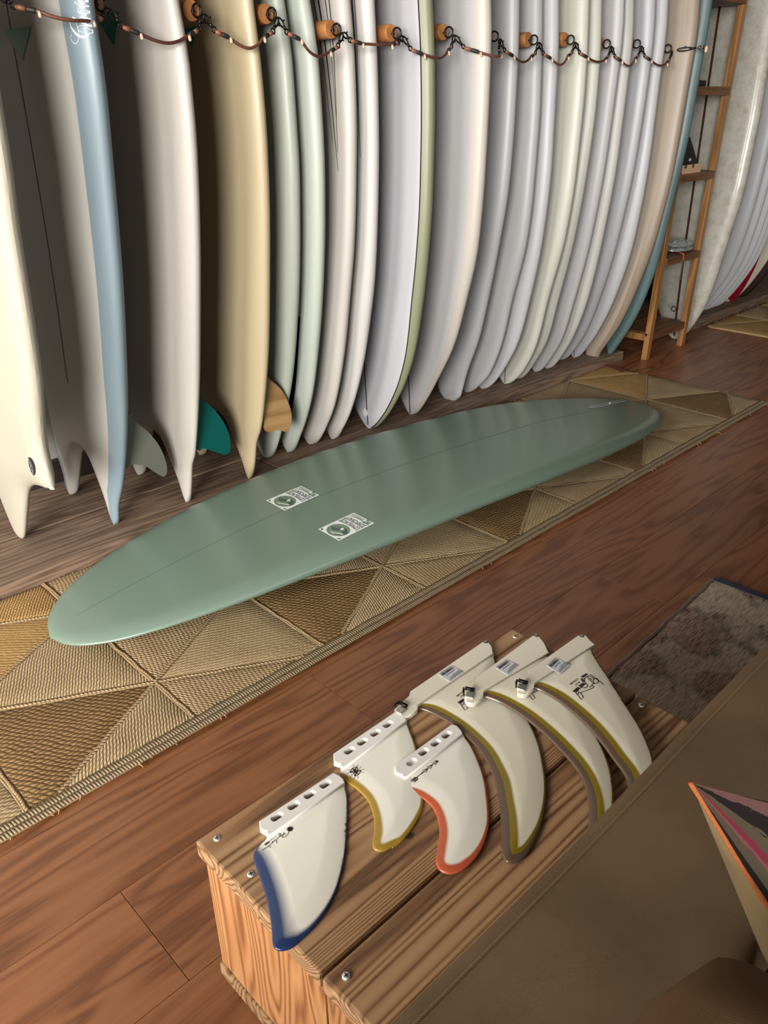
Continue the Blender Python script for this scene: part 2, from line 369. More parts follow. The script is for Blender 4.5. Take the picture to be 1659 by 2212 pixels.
# ================================================================ SURFBOARDS IN THE RACK
class Board: pass
PEGF = 1.0123
def rack_board(label, X0, X1, tail, px, col, top=2.15, T=.062, axis=None, band=None, squash=0, fish=None, zt=ZP, hw=None, rock=0.0, yz=None, face=None, rail=.045, dome=.2, extra=(), group='surfboards standing in the wall rack', name='surfboard', lo_clip=2.245):
    """board standing on its tail, face towards -X. px: front-rail silhouette (photo pixels), cast on the board's own plane"""
    if group == 0: group = None
    B = Board(); tp = on_z(tail[0], tail[1], zt)
    if X0 is None: X0 = tp.x
    Yt = tp.y if fish is None else fish['yc']
    def xc(z):
        t = (z-zt)/(1.22-zt); return X0+(X1-X0)*t + rock*math.sin(min(1, max(0, t))*PI)
    pts = []
    for q in (px or []):
        X = X1; dd = 0.0
        for _ in range(5):
            p = on_x(q[0], q[1], X); h_ = math.hypot(p.x, p.y); nx, ny = p.y/h_, p.x/h_
            t2 = T*min(1, .34+.66*max(0, (p.z-zt)/.42)**.7)/2; r2 = rail*min(1, .15+max(0, p.z-zt)/.35); s_ = math.hypot(t2*nx, r2*ny)
            X = xc(p.z)+t2*t2*nx/s_; dd = r2-r2*r2*ny/s_
        pts.append((p.z, p.y-dd))
    if yz: pts += [(z, y) for y, z in yz]
    pts.sort()
    ax = axis or [(zt, Yt), (1.3, Yt-.0)]
    fa = lambda z: ax[0][1]+(ax[1][1]-ax[0][1])*(z-ax[0][0])/(ax[1][0]-ax[0][0])
    ws = [(z, fa(z)-y) for z, y in pts if z > zt+.012]
    w0 = squash if not fish else fish['wt']
    key = (lambda z: math.sqrt(max(0, z-zt))) if not (squash or fish) else (lambda z: z-zt)
    xs = [0.0]+[key(z) for z, w in ws]; ysv = [w0]+[w for z, w in ws]
    pf_ = pchip(xs, ysv); ztop = ws[-1][0]; wtop = ws[-1][1]
    def w(z):
        if z <= ztop: return max(.001, pf_(key(z)))
        u = (z-ztop)/(top-ztop); return max(.002, wtop*max(0, 1-u**2.3)**.62 if u < 1 else .002)
    def wb(z): return min(w(z), lo_clip-fa(z), hw or 9)
    n1 = 46; Z = sorted(set([round(zt+(ztop-zt)*(i/34)**1.7, 5) for i in range(35)]+[round(ztop+(top-ztop)*(1-(1-i/14)**1.6), 5) for i in range(1, 15)]+[round(z, 5) for z in (fish or {}).get('extra', []) + [zt+.004, zt+.008, zt+.013, zt+.02] + list(extra)]))
    def inner(z):
        if not fish or z >= fish['zc']: return 0.0
        return fish['wi']*((fish['zc']-z)/(fish['zc']-zt))**.62
    def th(z):
        a = min(1, .34+.66*((z-zt)/.42)**.7) if z > zt else .34
        if z > ztop: a *= max(.25, max(0, 1-((z-ztop)/(top-ztop))**2)**.5)
        return T*a
    def bw(z): return (band(z) if band else rail)
    thin = bool(band) and band(1.0) < rail*.98
    def span(z, side):
        W = w(z) if side < 0 else wb(z); i = inner(z)*(1 if side < 0 else (fish or {}).get('back', 1)); i = min(i, W*.93)
        if fish and z < zt+.03:
            k = max(.22, math.sqrt(max(0, 1-(1-(z-zt)/.03)**2))); m_ = (W+i)/2+(.2 if side < 0 else -.1)*(W-i)*(1-k)*.6; h_ = (W-i)/2*k; return m_+h_, m_-h_
        return W, i
    def cols(z, W, i=0.0):
        """distances from the outer edge, increasing"""
        full = W-i; b = min(bw(z), full*.6); R = min(rail, full*.45)
        if thin:
            b = min(b, R*.92); tb = math.acos(1-b/R)
            d = [R*(1-math.cos(tb*a/4)) for a in range(5)]+[R*(1-math.cos(tb+(PI/2-tb)*a/3)) for a in (1, 2, 3)]+[R+(full-R)*k for k in (.25, .5, .75, 1)]
            return d, i, full, R, b
        b = max(b, R*1.001)
        d = [R*(1-math.cos(a*PI/2/5)) for a in range(6)]+[b]+[b+(full-b)*k for k in (.2, .4, .6, .8, 1)]
        return d, i, full, R, b
    def prof(d, z, W, i, full, R):
        t = th(z)/2
        e = 1.0 if d >= R else math.sqrt(max(0, 1-(1-d/R)**2))
        y = (W-d)/max(W, .02); s = e*(1-dome*y*y)
        if i > 0:
            din = full-d; Ri = min(.03, full*.5); k = min(1, (fish['zc']-z)/.03)
            ei = 1.0 if din >= Ri else math.sqrt(max(0, 1-(1-din/Ri)**2)); s *= (1-k)+k*ei
        return t*s
    def surf(y, z):
        """x of the -X face at (y,z)"""
        c = fa(z); W, i = span(z, -1 if y < c else 1); d = max(0, W-abs(y-c)); D, i, full, R, b = cols(z, W, i)
        return xc(z)-prof(d, z, W, i, full, R)
    bm = bmesh.new(); bb_ = bmesh.new()
    NC = 12; BI = 4 if thin else 6
    def grid(side):
        rows = []
        for z in Z:
            W, i = span(z, side); D, i, full, R, b = cols(z, W, i); c = fa(z)
            rows.append([(c+side*(W-d), z, prof(d, z, W, i, full, R)) for d in D])
        for sgn in (-1, 1):
            P = [[Vector((xc(z)+sgn*x, y, z)) for (y, z, x) in r] for r in rows]
            for tgt, c0, c1 in ((bb_ if band else bm, 0, BI), (bm, BI, NC-1)):
                V = [[tgt.verts.new(p) for p in r[c0:c1+1]] for r in P]
                for a in range(len(V)-1):
                    for k in range(len(V[0])-1): tgt.faces.new((V[a][k], V[a][k+1], V[a+1][k+1], V[a+1][k]))
        if fish:      # inner wall of the tail notch
            L0 = []
            for z, r in zip(Z, rows):
                if z > fish['zc']: break
                y, _z, x = r[-1]; L0.append((bm.verts.new((xc(z)-x, y, z)), bm.verts.new((xc(z)+x, y, z))))
            for a in range(len(L0)-1): bm.faces.new((L0[a][0], L0[a][1], L0[a+1][1], L0[a+1][0]))
        if squash or fish:   # close the blunt tail
            r0 = rows[0]; z = Z[0]
            for tgt, c0, c1 in ((bb_ if band else bm, 0, BI), (bm, BI, NC-1)):
                a = [tgt.verts.new((xc(z)-x, y, z)) for (y, zz, x) in r0[c0:c1+1]]; b2 = [tgt.verts.new((xc(z)+x, y, z)) for (y, zz, x) in r0[c0:c1+1]]
                for k in range(len(a)-1): tgt.faces.new((a[k], a[k+1], b2[k+1], b2[k]))
    grid(-1); grid(1)
    for q in (bm, bb_): bmesh.ops.remove_doubles(q, verts=q.verts, dist=.00006)
    root = empty(name, (X0, fa(zt), zt)); tag(root, label, 'surfboard', group)
    B.root = root; B.surf = surf; B.fa = fa; B.w = w; B.xc = xc; B.Z = Z; B.zt = zt; B.th = th; B.top = top
    B.body = from_bm('board_body', bm, resin(*col), root, True)
    if band: B.band = from_bm('rail_band', bb_, resin(*face), root, True)
    else: bb_.free()
    return B
def bnormal(B, y, z):
    h = .0015; return Vector((-1, (B.surf(y+h, z)-B.surf(y-h, z))/(2*h), (B.surf(y, z+h)-B.surf(y, z-h))/(2*h))).normalized()
def on_board(B, x, y, lift=.0008):
    X = B.xc(.8)
    for _ in range(40):
        p = on_x(x, y, X); X = .65*X+.35*B.surf(p.y, p.z)
    p = on_x(x, y, X); return Vector((B.surf(p.y, p.z), p.y, p.z))+bnormal(B, p.y, p.z)*lift
def board_strokes(B, name, polys, mat, label=None, lift=.0009):
    bm = bmesh.new()
    for pts, wd in polys:
        dp = crom([(a, b, 0) for a, b in pts], 6) if len(pts) > 2 else [Vector((*pts[0], 0)).lerp(Vector((*pts[1], 0)), k/12) for k in range(13)]
        if isinstance(wd, (list, tuple)):
            k6 = (len(dp)-1)/(len(wd)-1); wd = [wd[min(int(i/k6), len(wd)-1)]+(wd[min(int(i/k6)+1, len(wd)-1)]-wd[min(int(i/k6), len(wd)-1)])*(i/k6-int(i/k6)) for i in range(len(dp))]
        P = [on_board(B, p.x, p.y, lift) for p in dp]; ribbon(bm, P, wd, [bnormal(B, p.y, p.z) for p in P])
    o = from_bm(name, bm, mat, B.root)
    if label: o['label'] = label
    return o
def face_line(B, name, z0, z1, dy, wd, mat, label=None, lift=.0006, n=24):
    bm = bmesh.new(); pts = []
    for i in range(n+1):
        z = z0+(z1-z0)*i/n; y = B.fa(z)+(dy(z) if callable(dy) else dy); pts.append((B.surf(y, z)-lift, y, z))
    ribbon(bm, pts, wd, (-1, 0, 0)); o = from_bm(name, bm, mat, B.root)
    if label: o['label'] = label
    return o
def face_poly(B, name, px, mat, lift=.0012, n=6):
    """flat print on a board's face, draped over it"""
    P = [on_board(B, *q, lift) for q in px]; bm = bmesh.new(); c = sum(P, Vector())/len(P); rings = []
    dense = []
    for i in range(len(P)):
        for k in range(n): dense.append(P[i].lerp(P[(i+1) % len(P)], k/n))
    for s in (1, .75, .5, .25):
        rings.append([])
        for p in dense:
            q = c.lerp(p, s); rings[-1].append(bm.verts.new((B.surf(q.y, q.z)-lift, q.y, q.z)))
    for a in range(3):
        for k in range(len(dense)): bm.faces.new((rings[a][k], rings[a][(k+1) % len(dense)], rings[a+1][(k+1) % len(dense)], rings[a+1][k]))
    bm.faces.new(rings[3]); return from_bm(name, bm, mat, B.root)
def keel(B, px, Y, mat, label, th=.009, wall=None):
    """keel fin on the hull side (+X), lying in a plane of constant Y"""
    pts = crom([on_y(*q, Y) for q in px], 5, closed=True)
    bm = bmesh.new(); f = [bm.verts.new((p.x, Y-th/2, p.z)) for p in pts]; b2 = [bm.verts.new((p.x, Y+th/2, p.z)) for p in pts]
    bm.faces.new(f); bm.faces.new(b2[::-1])
    for i in range(len(pts)): j = (i+1) % len(pts); bm.faces.new((f[i], f[j], b2[j], b2[i]))
    o = from_bm('keel_fin', bm, mat, B.root); o['label'] = label; return o

# --- four fishes on the left -------------------------------------------------
teal = plain('teal_resin_print', (.010, .16, .13, 1), .35, var=.2, vscale=60)
# board 1: bat tail with a long centre spike
B1 = rack_board('cream surfboard with spiked bat tail and small round black sticker, first from left', None, .62, (45, 1162), [(2, 170), (28, 330), (50, 500), (75, 660), (95, 800), (106, 950), (111, 1046), (112, 1056)], (214, 207, 188), top=1.8,
    axis=[(ZP, 2.006), (1.3, 1.93)], yz=[(1.712, .2835), (1.76, .2745), (1.81, .263), (1.866, .235), (1.898, .194), (1.943, .126), (1.965, .08)], hw=.33, extra=[.19+.004*i for i in range(27)])
def plate_body(B, low, z0, R=.042, g=.013):
    """board body whose thickness follows the distance from a true 2D outline (for tails with steps)"""
    F = [(B.fa(z)-B.w(z), z) for z in [B.top-.003-(B.top-.003-z0)*i/60 for i in range(61)]]+low
    K = F+[(min(2.245, 2*B.fa(z)-y), z) for y, z in F[::-1][1:]]
    ON = np.array(K); OB = np.roll(ON, -1, 0); dd = OB-ON; LL = (dd**2).sum(1)+1e-12; m = len(K)
    def dist(q): t = np.clip(((q-ON)*dd).sum(1)/LL, 0, 1); return float(np.sqrt(((ON+dd*t[:, None]-q)**2).sum(1).min()))
    def inside(q): c_ = (ON[:, 1] > q[1]) != (OB[:, 1] > q[1]); xx = ON[:, 0]+(q[1]-ON[:, 1])/(OB[:, 1]-ON[:, 1]+1e-15)*dd[:, 0]; return bool((c_ & (q[0] < xx)).sum() % 2)
    V2 = [Vector(k) for k in K]
    for i in range(m):
        t_ = OB[i]-ON[i-1]; t_ = t_/(np.linalg.norm(t_)+1e-12)
        for of in (.0012, .004, .009, .016, .026):
            for sg in (1, -1):
                q = ON[i]+of*sg*np.array((-t_[1], t_[0]))
                if inside(q) and dist(q) > of*.9: V2.append(Vector((float(q[0]), float(q[1]))))
    lo, hi = ON.min(0), ON.max(0); y = lo[1]; r = 0
    while y < hi[1]:
        x = lo[0]+(g/2 if r % 2 else 0)
        while x < hi[0]:
            q = np.array((x, y))
            if inside(q) and dist(q) > .03: V2.append(Vector((x, y)))
            x += g
        y += g; r += 1
    vs, es, fs_, *_ = delaunay_2d_cdt(V2, [(i, (i+1) % m) for i in range(m)], [], 1, 1e-6)
    bm = bmesh.new(); hh = []
    for v in vs:
        d = dist(np.array((v.x, v.y))); W = max(.02, B.w(v.y)); u = min(1, abs(v.x-B.fa(v.y))/max(W, .12))
        hh.append(B.th(v.y)/2*(1 if d >= R else math.sqrt(max(0, 1-(1-d/R)**2)))*(1-.2*u*u))
    for sd in (-1, 1):
        VV = [bm.verts.new((B.xc(v.y)+sd*h_, v.x, v.y)) for v, h_ in zip(vs, hh)]
        for f in fs_:
            c_ = np.array((sum(vs[i].x for i in f)/3, sum(vs[i].y for i in f)/3))
            if inside(c_): bm.faces.new([VV[i] for i in f])
    bmesh.ops.remove_doubles(bm, verts=bm.verts, dist=.00005)
    bmesh.ops.recalc_face_normals(bm, faces=bm.faces); B.body.data.clear_geometry(); bm.to_mesh(B.body.data); bm.free()
    for p in B.body.data.polygons: p.use_smooth = True
plate_body(B1, [(1.703, .2875), (1.7035, .2845), (1.709, .2825), (1.735, .2785), (1.765, .2735), (1.79, .2685), (1.81, .263), (1.832, .254), (1.852, .243), (1.872, .227), (1.889, .206), (1.905, .181), (1.92, .155), (1.936, .128), (1.951, .102), (1.964, .08), (1.976, .062), (1.989, .050), (2.006, .0455)], .292)
bm = bmesh.new(); pc = on_board(B1, 69, 1007, .001)
ring = [Vector((B1.surf(pc.y+.013*math.cos(a)*1.0, pc.z+.022*math.sin(a))-.0012, pc.y+.013*math.cos(a), pc.z+.022*math.sin(a))) for a in [2*PI*i/24 for i in range(24)]]
bm.faces.new([bm.verts.new(p) for p in ring]); stk = from_bm('round_sticker', bm, M['black'], B1.root); stk['label'] = 'small black oval sticker with white mark'
bm = bmesh.new(); c0 = pc-Vector((.002, 0, 0))
ribbon(bm, [c0+Vector((0, .004, .011)), c0+Vector((0, -.003, .003)), c0+Vector((0, .003, -.003)), c0+Vector((0, -.004, -.011))], .0022, (-1, 0, 0))
ribbon(bm, [c0+Vector((-.0001, .010*math.cos(a), .018*math.sin(a))) for a in [2*PI*i/20 for i in range(21)]], .0012, (-1, 0, 0))
mk = from_bm('sticker_print', bm, M['label'], B1.root)
# board 2: blue rail fish
bnd = pchip([.03, .18, .56, .82, 1.24], [.02, .035, .05, .055, .065])
B2 = rack_board('white fish surfboard with wide pale blue rail, script lettering and swallow tail', .808, .831, (253, 1134), [(207, 0), (232, 170), (252, 380), (270, 600), (279, 800), (280, 880), (278, 960), (272, 1040), (262, 1100)], (214, 210, 202), top=1.8,
    rock=.015, axis=[(ZP, 2.05), (1.26, 1.945)], fish=dict(back=.72, yc=2.05, wt=.160, wi=.130, zc=.245, extra=[.22, .235, .245, .25]), band=bnd, face=(146, 166, 176), hw=.285)
face_line(B2, 'stringer', .42, 1.75, 0, .0035, M['base'], 'thin dark stringer line')
tri = face_poly(B2, 'triangle_logo', [(10, 68), (68, 56), (49, 131)], teal); tri['label'] = 'teal inverted triangle logo'
def scr(pts): return [(x/6.38, y/6.38) for x, y in pts]
board_strokes(B2, 'script_lettering', [(scr(p_), [a_*.62 for a_ in w_] if isinstance(w_, list) else w_*.7) for p_, w_ in (([(1040, 300), (1000, 265), (970, 300), (985, 370), (1030, 440), (1085, 490), (1150, 512), (1205, 500), (1238, 450), (1225, 400), (1180, 360), (1120, 350), (1080, 372), (1085, 415), (1130, 445)], [.001, .001, .0015, .003, .005, .006, .0055, .003, .0015, .001, .001, .001, .001, .001, .001]),
                ([(1000, 268), (1045, 310), (1075, 380), (1088, 460), (1087, 530), (1065, 592), (1030, 600), (998, 568), (980, 518), (992, 480)], .001),
                ([(1222, 355), (1115, 300), (1003, 238)], [.005, .006, .003]), ([(1130, 292), (1108, 262), (1120, 235), (1170, 255), (1205, 262), (1190, 230)], [.001, .001, .002, .004, .004, .001]),
                ([(1185, 215), (1150, 195), (1105, 175), (1078, 150), (1095, 120), (1140, 118), (1180, 140), (1192, 175), (1185, 215)], [.004, .004, .003, .001, .001, .001, .002, .003, .004]),
                ([(1105, 175), (1140, 130), (1120, 112), (1090, 108)], .001), ([(1165, 100), (1110, 78), (1062, 52)], [.004, .005, .002]), ([(1165, 100), (1180, 85), (1165, 60)], .0012), ([(1050, 47), (1036, 36)], .005),
                ([(1165, 60), (1135, 35), (1100, 20), (1085, -10), (1110, -30)], [.001, .003, .004, .003, .001]), ([(1150, 45), (1170, 20), (1160, -20)], .002))], plain('white_paint', (.85, .85, .85, 1), .4), 'white cursive lettering along the blue rail')
keel(B2, [(276, 895), (290, 910), (318, 932), (342, 962), (356, 995), (359, 1018), (352, 1029), (338, 1022), (312, 1006), (286, 1002), (270, 1003)], 1.86, plain('grey_fin', srgb(120, 122, 112), .3, var=.1), 'grey raked keel fin')
# board 3: white fish
B3 = rack_board('plain white fish surfboard with sharp pin, teal keel fin behind it', 1.02, 1.045, (412, 1086), [(390, 0), (412, 130), (426, 270), (433, 400), (436, 520), (436, 700), (433, 850), (428, 950), (424, 986), (421, 992), (418, 1040)], (216, 210, 201), top=1.8,
    rock=.012, axis=[(ZP, 2.03), (1.26, 1.965)], fish=dict(back=.72, yc=2.03, wt=.160, wi=.138, zc=.24, extra=[.2, .21, .22, .225, .235, .24]), hw=.285, rail=.06)
tr3 = face_poly(B3, 'triangle_logo', [(205, 30), (258, 25), (246, 98)], teal)
keel(B3, [(424, 860), (442, 868), (466, 890), (486, 920), (495, 948), (495, 972), (486, 981), (466, 976), (440, 968), (424, 964)], 1.85, plain('teal_fin', srgb(10, 98, 92), .25, var=.1), 'teal keel fin')
# board 4: tan fish
B4 = rack_board('butter tan fish surfboard with a wooden keel fin behind it', 1.24, 1.244, (547, 1036), [(550, 0), (566, 130), (579, 280), (585, 420), (586, 600), (583, 760), (575, 860), (567, 925), (562, 940), (559, 948), (554, 1000)], (206, 188, 152), top=1.8,
    rock=.012, axis=[(ZP, 2.03), (1.26, 1.97)], fish=dict(back=.72, yc=2.03, wt=.156, wi=.136, zc=.24, extra=[.2, .21, .22, .225, .235, .24]), hw=.285, rail=.06)
tr4 = face_poly(B4, 'triangle_logo', [(398, 62), (426, 56), (416, 104)], teal)
keel(B4, [(570, 818), (584, 822), (606, 842), (622, 872), (628, 900), (624, 925), (617, 932), (598, 928), (570, 924)], 1.83, wood('fin_birch', srgb(160, 120, 70), srgb(190, 150, 96), srgb(206, 168, 116), gap=20, axis=0, bump=.05), 'pale wooden keel fin')
# --- the row of round tails ---------------------------------------------------
rows = [
 ('pale green surfboard, nearer of the two green ones right of the tan fish', 1.377, 1.366, (578, 987), [(617, 0), (636, 150), (648, 330), (651, 460), (650, 595), (645, 700), (633, 826), (621, 890), (610, 936)], (200, 206, 192), {}),
 ('pale green surfboard with navy blue face stripe, farther of the two green ones', 1.457, 1.440, (627, 975), [(672, 0), (690, 120), (702, 300), (705, 450), (702, 595), (698, 670), (690, 758), (680, 840), (668, 894), (650, 945)], (206, 214, 202), {}),
 ('white surfboard with dark pinstripes down its face, left of the two slim white ones', 1.55, 1.566, (673, 958), [(759, 0), (768, 110), (773, 260), (772, 400), (769, 510), (758, 650), (747, 758), (728, 867), (706, 925)], (218, 212, 204), {}),
 ('slim white surfboard with one dark pinstripe beside the olive railed board', 1.633, 1.642, (722, 947), [(811, 0), (818, 140), (821, 300), (819, 450), (813, 590), (801, 700), (787, 786), (760, 889), (742, 927)], (224, 220, 216), {}),
 ('white surfboard with olive green rail and black pin line', 1.788, 1.80, (801, 924), [(936, 0), (941, 120), (941, 280), (937, 420), (929, 540), (917, 650), (899, 758), (878, 826), (858, 867), (830, 908)], (214, 214, 220), dict(band=lambda z: .010+.014*min(1, (z-.03)/.5), face=(146, 150, 118))),
 ('white surfboard with cream rail lap and dark stringer, right of the olive railed board', 1.991, 1.995, (891, 894), [(1063, 0), (1064, 80), (1059, 220), (1050, 380), (1036, 530), (1010, 650), (988, 731), (945, 824), (918, 872)], (212, 211, 212), dict(band=lambda z: .012+.026*min(1, (z-.03)/.6), face=(208, 200, 190))),
 ('white surfboard with a squarish tail, directly right of the cream railed board', 2.21, 2.225, (965, 864), [(1124, 0), (1122, 110), (1114, 260), (1102, 400), (1085, 505), (1056, 650), (1037, 731), (1010, 807), (1002, 838), (998, 853)], (206, 206, 208), dict(squash=.03)),
 ('white round tailed surfboard directly right of the square tailed one', 2.324, 2.36, (1010, 846), [(1174, 0), (1173, 110), (1166, 280), (1154, 420), (1144, 500), (1108, 650), (1089, 731), (1059, 807), (1035, 834)], (204, 203, 204), {}),
 ('slim white surfboard, left neighbour of the broad greenish white one', 2.400, 2.432, (1043, 839), [(1209, 0), (1208, 110), (1201, 236), (1192, 380), (1177, 500), (1146, 650), (1124, 731), (1091, 796), (1068, 827)], (212, 212, 216), {}),
 ('broad greenish white surfboard in the middle of the right half of the rack', 2.512, 2.553, (1094, 828), [(1275, 0), (1271, 110), (1262, 236), (1246, 380), (1226, 500), (1185, 650), (1165, 731), (1135, 796), (1116, 818)], (218, 218, 204), {}),
 ('narrow greenish white surfboard close behind the broad greenish one', 2.60, 2.63, (1127, 814), [(1302, 0), (1299, 110), (1289, 236), (1270, 370), (1246, 500), (1207, 650), (1185, 731), (1155, 785)], (212, 212, 200), {}),
 ('grey white surfboard right of the narrow greenish one', 2.728, 2.767, (1159, 802), [(1351, 0), (1346, 90), (1336, 168), (1312, 340), (1282, 500), (1242, 650), (1216, 731), (1190, 775)], (206, 205, 207), {}),
 ('narrow warm white surfboard right of the grey white one', 2.80, 2.838, (1186, 794), [(1371, 0), (1368, 90), (1359, 168), (1338, 330), (1307, 500), (1270, 650), (1243, 720), (1215, 768)], (210, 208, 202), {}),
 ('cool grey white surfboard, second from the tan railed board', 2.945, 2.966, (1224, 772), [(1418, 0), (1413, 90), (1403, 168), (1376, 340), (1341, 500), (1295, 650), (1268, 715), (1246, 750)], (196, 198, 202), {}),
 ('pale lilac white surfboard just left of the tan one', 3.018, 3.045, (1241, 772), [(1445, 0), (1440, 80), (1430, 152), (1407, 330), (1376, 500), (1327, 650), (1300, 704), (1268, 752)], (204, 204, 208), {}),
 ('tan surfboard with a darker taupe rail, beside the teal board', 3.09, 3.172, (1276, 769), [(1514, 0), (1507, 80), (1492, 168), (1462, 340), (1423, 500), (1366, 650), (1338, 704), (1310, 745), (1298, 762)], (190, 176, 158), dict(band=lambda z: .016+.02*min(1, (z-.03)/.5), face=(160, 142, 122), squash=.035)),
 ('teal blue surfboard at the right end of the rack', 3.171, 3.246, (1319, 764), [(1540, 0), (1530, 70), (1518, 135), (1492, 280), (1464, 400), (1422, 568), (1388, 659), (1349, 728), (1335, 748)], (98, 124, 126), {}),
]
RB = []
for (lab, X0, X1, tl, px, col, kw) in rows:
    RB.append(rack_board(lab, X0, X1, tl, px, col, top=2.2+.25*random.random(), **kw))
# details on single boards
navy = plain('navy_resin', srgb(20, 30, 66), .3)
face_line(RB[1], 'face_stripe', .17, .52, lambda z: -max(.004, RB[1].w(z)-.085+.01*z), .055, navy, 'navy blue stripe on the inner face', n=30)
board_strokes(RB[2], 'pinstripe', [([(678, 0), (697, 120), (719, 308)], [.003, .0025, .001]), ([(688, 0), (707, 130), (731, 370)], [.006, .004, .0012]), ([(703, 0), (714, 90), (727, 258)], [.003, .002, .001]), ([(711, 0), (721, 110), (730, 330)], [.003, .0025, .001])], M['black'], 'black tapering pinstripes')
board_strokes(RB[3], 'pinstripe', [([(761, 0), (768, 110), (779, 342)], [.003, .003, .001]), ([(766, 0), (771, 90), (775, 230)], [.002, .002, .001])], M['black'], 'black tapering pinstripes')
def edge_line(B, bw, wd, mat, lab):
    bm = bmesh.new(); pts = []
    for z in B.Z[3:]:
        if z > 2: break
        y = B.fa(z)-(B.w(z)-min(bw(z)*1.0, B.w(z)*.4)); pts.append((B.surf(y, z)-.0007, y, z))
    ribbon(bm, pts, wd, (-1, 0, 0)); o = from_bm('pin_line', bm, mat, B.root); o['label'] = lab
edge_line(RB[4], rows[4][6]['band'], .004, M['black'], 'black pin line along the olive rail')
face_line(RB[4], 'stringer', .06, 1.9, 0, .0045, M['ink'], 'dark stringer')
bm = bmesh.new(); pc = on_board(RB[4], 790, 891, .001)
for R in (.011,):
    vs = [bm.verts.new((RB[4].surf(pc.y, pc.z)-.003, pc.y+R*math.cos(2*PI*i/18), pc.z+R*1.3*math.sin(2*PI*i/18))) for i in range(18)]
    bm.faces.new(vs); v2 = [bm.verts.new(v.co+Vector((.003, 0, 0))) for v in vs]
    for i in range(18): bm.faces.new((vs[i], vs[(i+1) % 18], v2[(i+1) % 18], v2[i]))
from_bm('leash_plug', bm, M['label'], RB[4].root)
face_line(RB[5], 'stringer', .05, 1.9, 0, .0045, M['ink'], 'dark stringer')
for i, z1 in ((9, .3), (14, .3)): face_line(RB[i], 'stringer', .05, 1.6, 0, .003, M['ink'])
# --- boards past the ladder ------------------------------------------------
dirty = plain('stained_old_foam', srgb(206, 204, 190), .5, var=.06, vscale=4, coat=.2)
t_ = dirty.node_tree; N_, L_ = t_.nodes, t_.links
_tc = N_.new('ShaderNodeTexCoord'); _n = N_.new('ShaderNodeTexNoise'); _n.inputs['Scale'].default_value = 26; _n.inputs['Detail'].default_value = 8; _n.inputs['Roughness'].default_value = .75
L_.new(_tc.outputs['Object'], _n.inputs[0]); _rr = ramp(N_, [(.30, srgb(150, 144, 126)), (.55, srgb(180, 177, 166))]); L_.new(_n.outputs['Fac'], _rr.inputs[0])
L_.new(_rr.outputs[0], N_['Principled BSDF'].inputs['Base Color'])
B22 = rack_board('old stained off white longboard with dark stringer behind the ladder shelf', 3.755, 3.85, (1450, 738), [(1658, 168), (1646, 240), (1634, 298), (1610, 409), (1586, 486), (1566, 549), (1547, 607), (1528, 655), (1508, 689), (1484, 720)], (206, 204, 190), top=2.6, zt=.002, T=.07, axis=[(0, 1.815), (1.0, 1.86)], group=0)
B22.body.data.materials.clear(); B22.body.data.materials.append(dirty)
face_line(B22, 'stringer', .02, 2.2, 0, .011, plain('redwood_stringer', srgb(74, 40, 26), .4), 'dark redwood stringer')
bm = bmesh.new(); pc = on_board(B22, 1456, 672, .004)
torus(bm, pc+Vector((-.004, 0, .012)), (1, 0, 0), .012, .0025); from_bm('leash_string', bm, M['leather_dark'], B22.root)
tmpl = [(z, y) for y, z in [(1.66, 1.2), (1.655, 1.0), (1.665, .75), (1.69, .5), (1.73, .32), (1.79, .19), (1.84, .11)]]
far = [('grey surfboard directly right of the stained longboard', (1623, 450), (196, 197, 200), 0),
       ('grey surfboard, second right of the stained longboard', (1643, 450), (200, 202, 206), 0),
       ('pale grey surfboard, third right of the stained longboard', (1657, 456), (206, 208, 212), 0),
       ('white surfboard, fourth right of the stained longboard', (1640, 528), (208, 212, 216), 0),
       ('white surfboard just left of the one with the red band', (1646, 545), (206, 206, 204), 0),
       ('cream surfboard with a deep red band along its face', (1659, 566), (206, 200, 178), 1)]
Xs = [4.08, 4.18, 4.262, 4.318, 4.374, 4.535]
def far_board(lab, X, col, **kw):
    # tail point given as the photo pixel of (X, 1.92, ZP)
    P = Vector((X, 1.92, ZP))-EYE; c_ = P.dot(FW); tx = IMW/2+FPX*P.dot(RT)/c_; ty = IMH/2-FPX*P.dot(UP)/c_
    return rack_board(lab, X, X, (tx, ty), None, col, top=2.3, yz=[(y, z) for z, y in tmpl], **kw)
for (lab, q, col, red), X in zip(far, Xs):
    if red: fb = far_board(lab, X, col, band=lambda z: .02+.03*min(1, (z-.03)/.3), face=(206, 200, 178)); 
    else: fb = far_board(lab, X, col, T=.05)
    if red: face_line(fb, 'red_band', .06, 2.0, lambda z: -(fb.w(z)-.02-.03*min(1, (z-.03)/.3)-.03*min(1, (z-.03)/.3)), .06, plain('deep_red_resin', srgb(140, 10, 40), .3), 'deep red band', n=40)
fb2 = far_board('dark maroon surfboard beyond the red banded one', Xs[-1]+.16, (52, 22, 26))
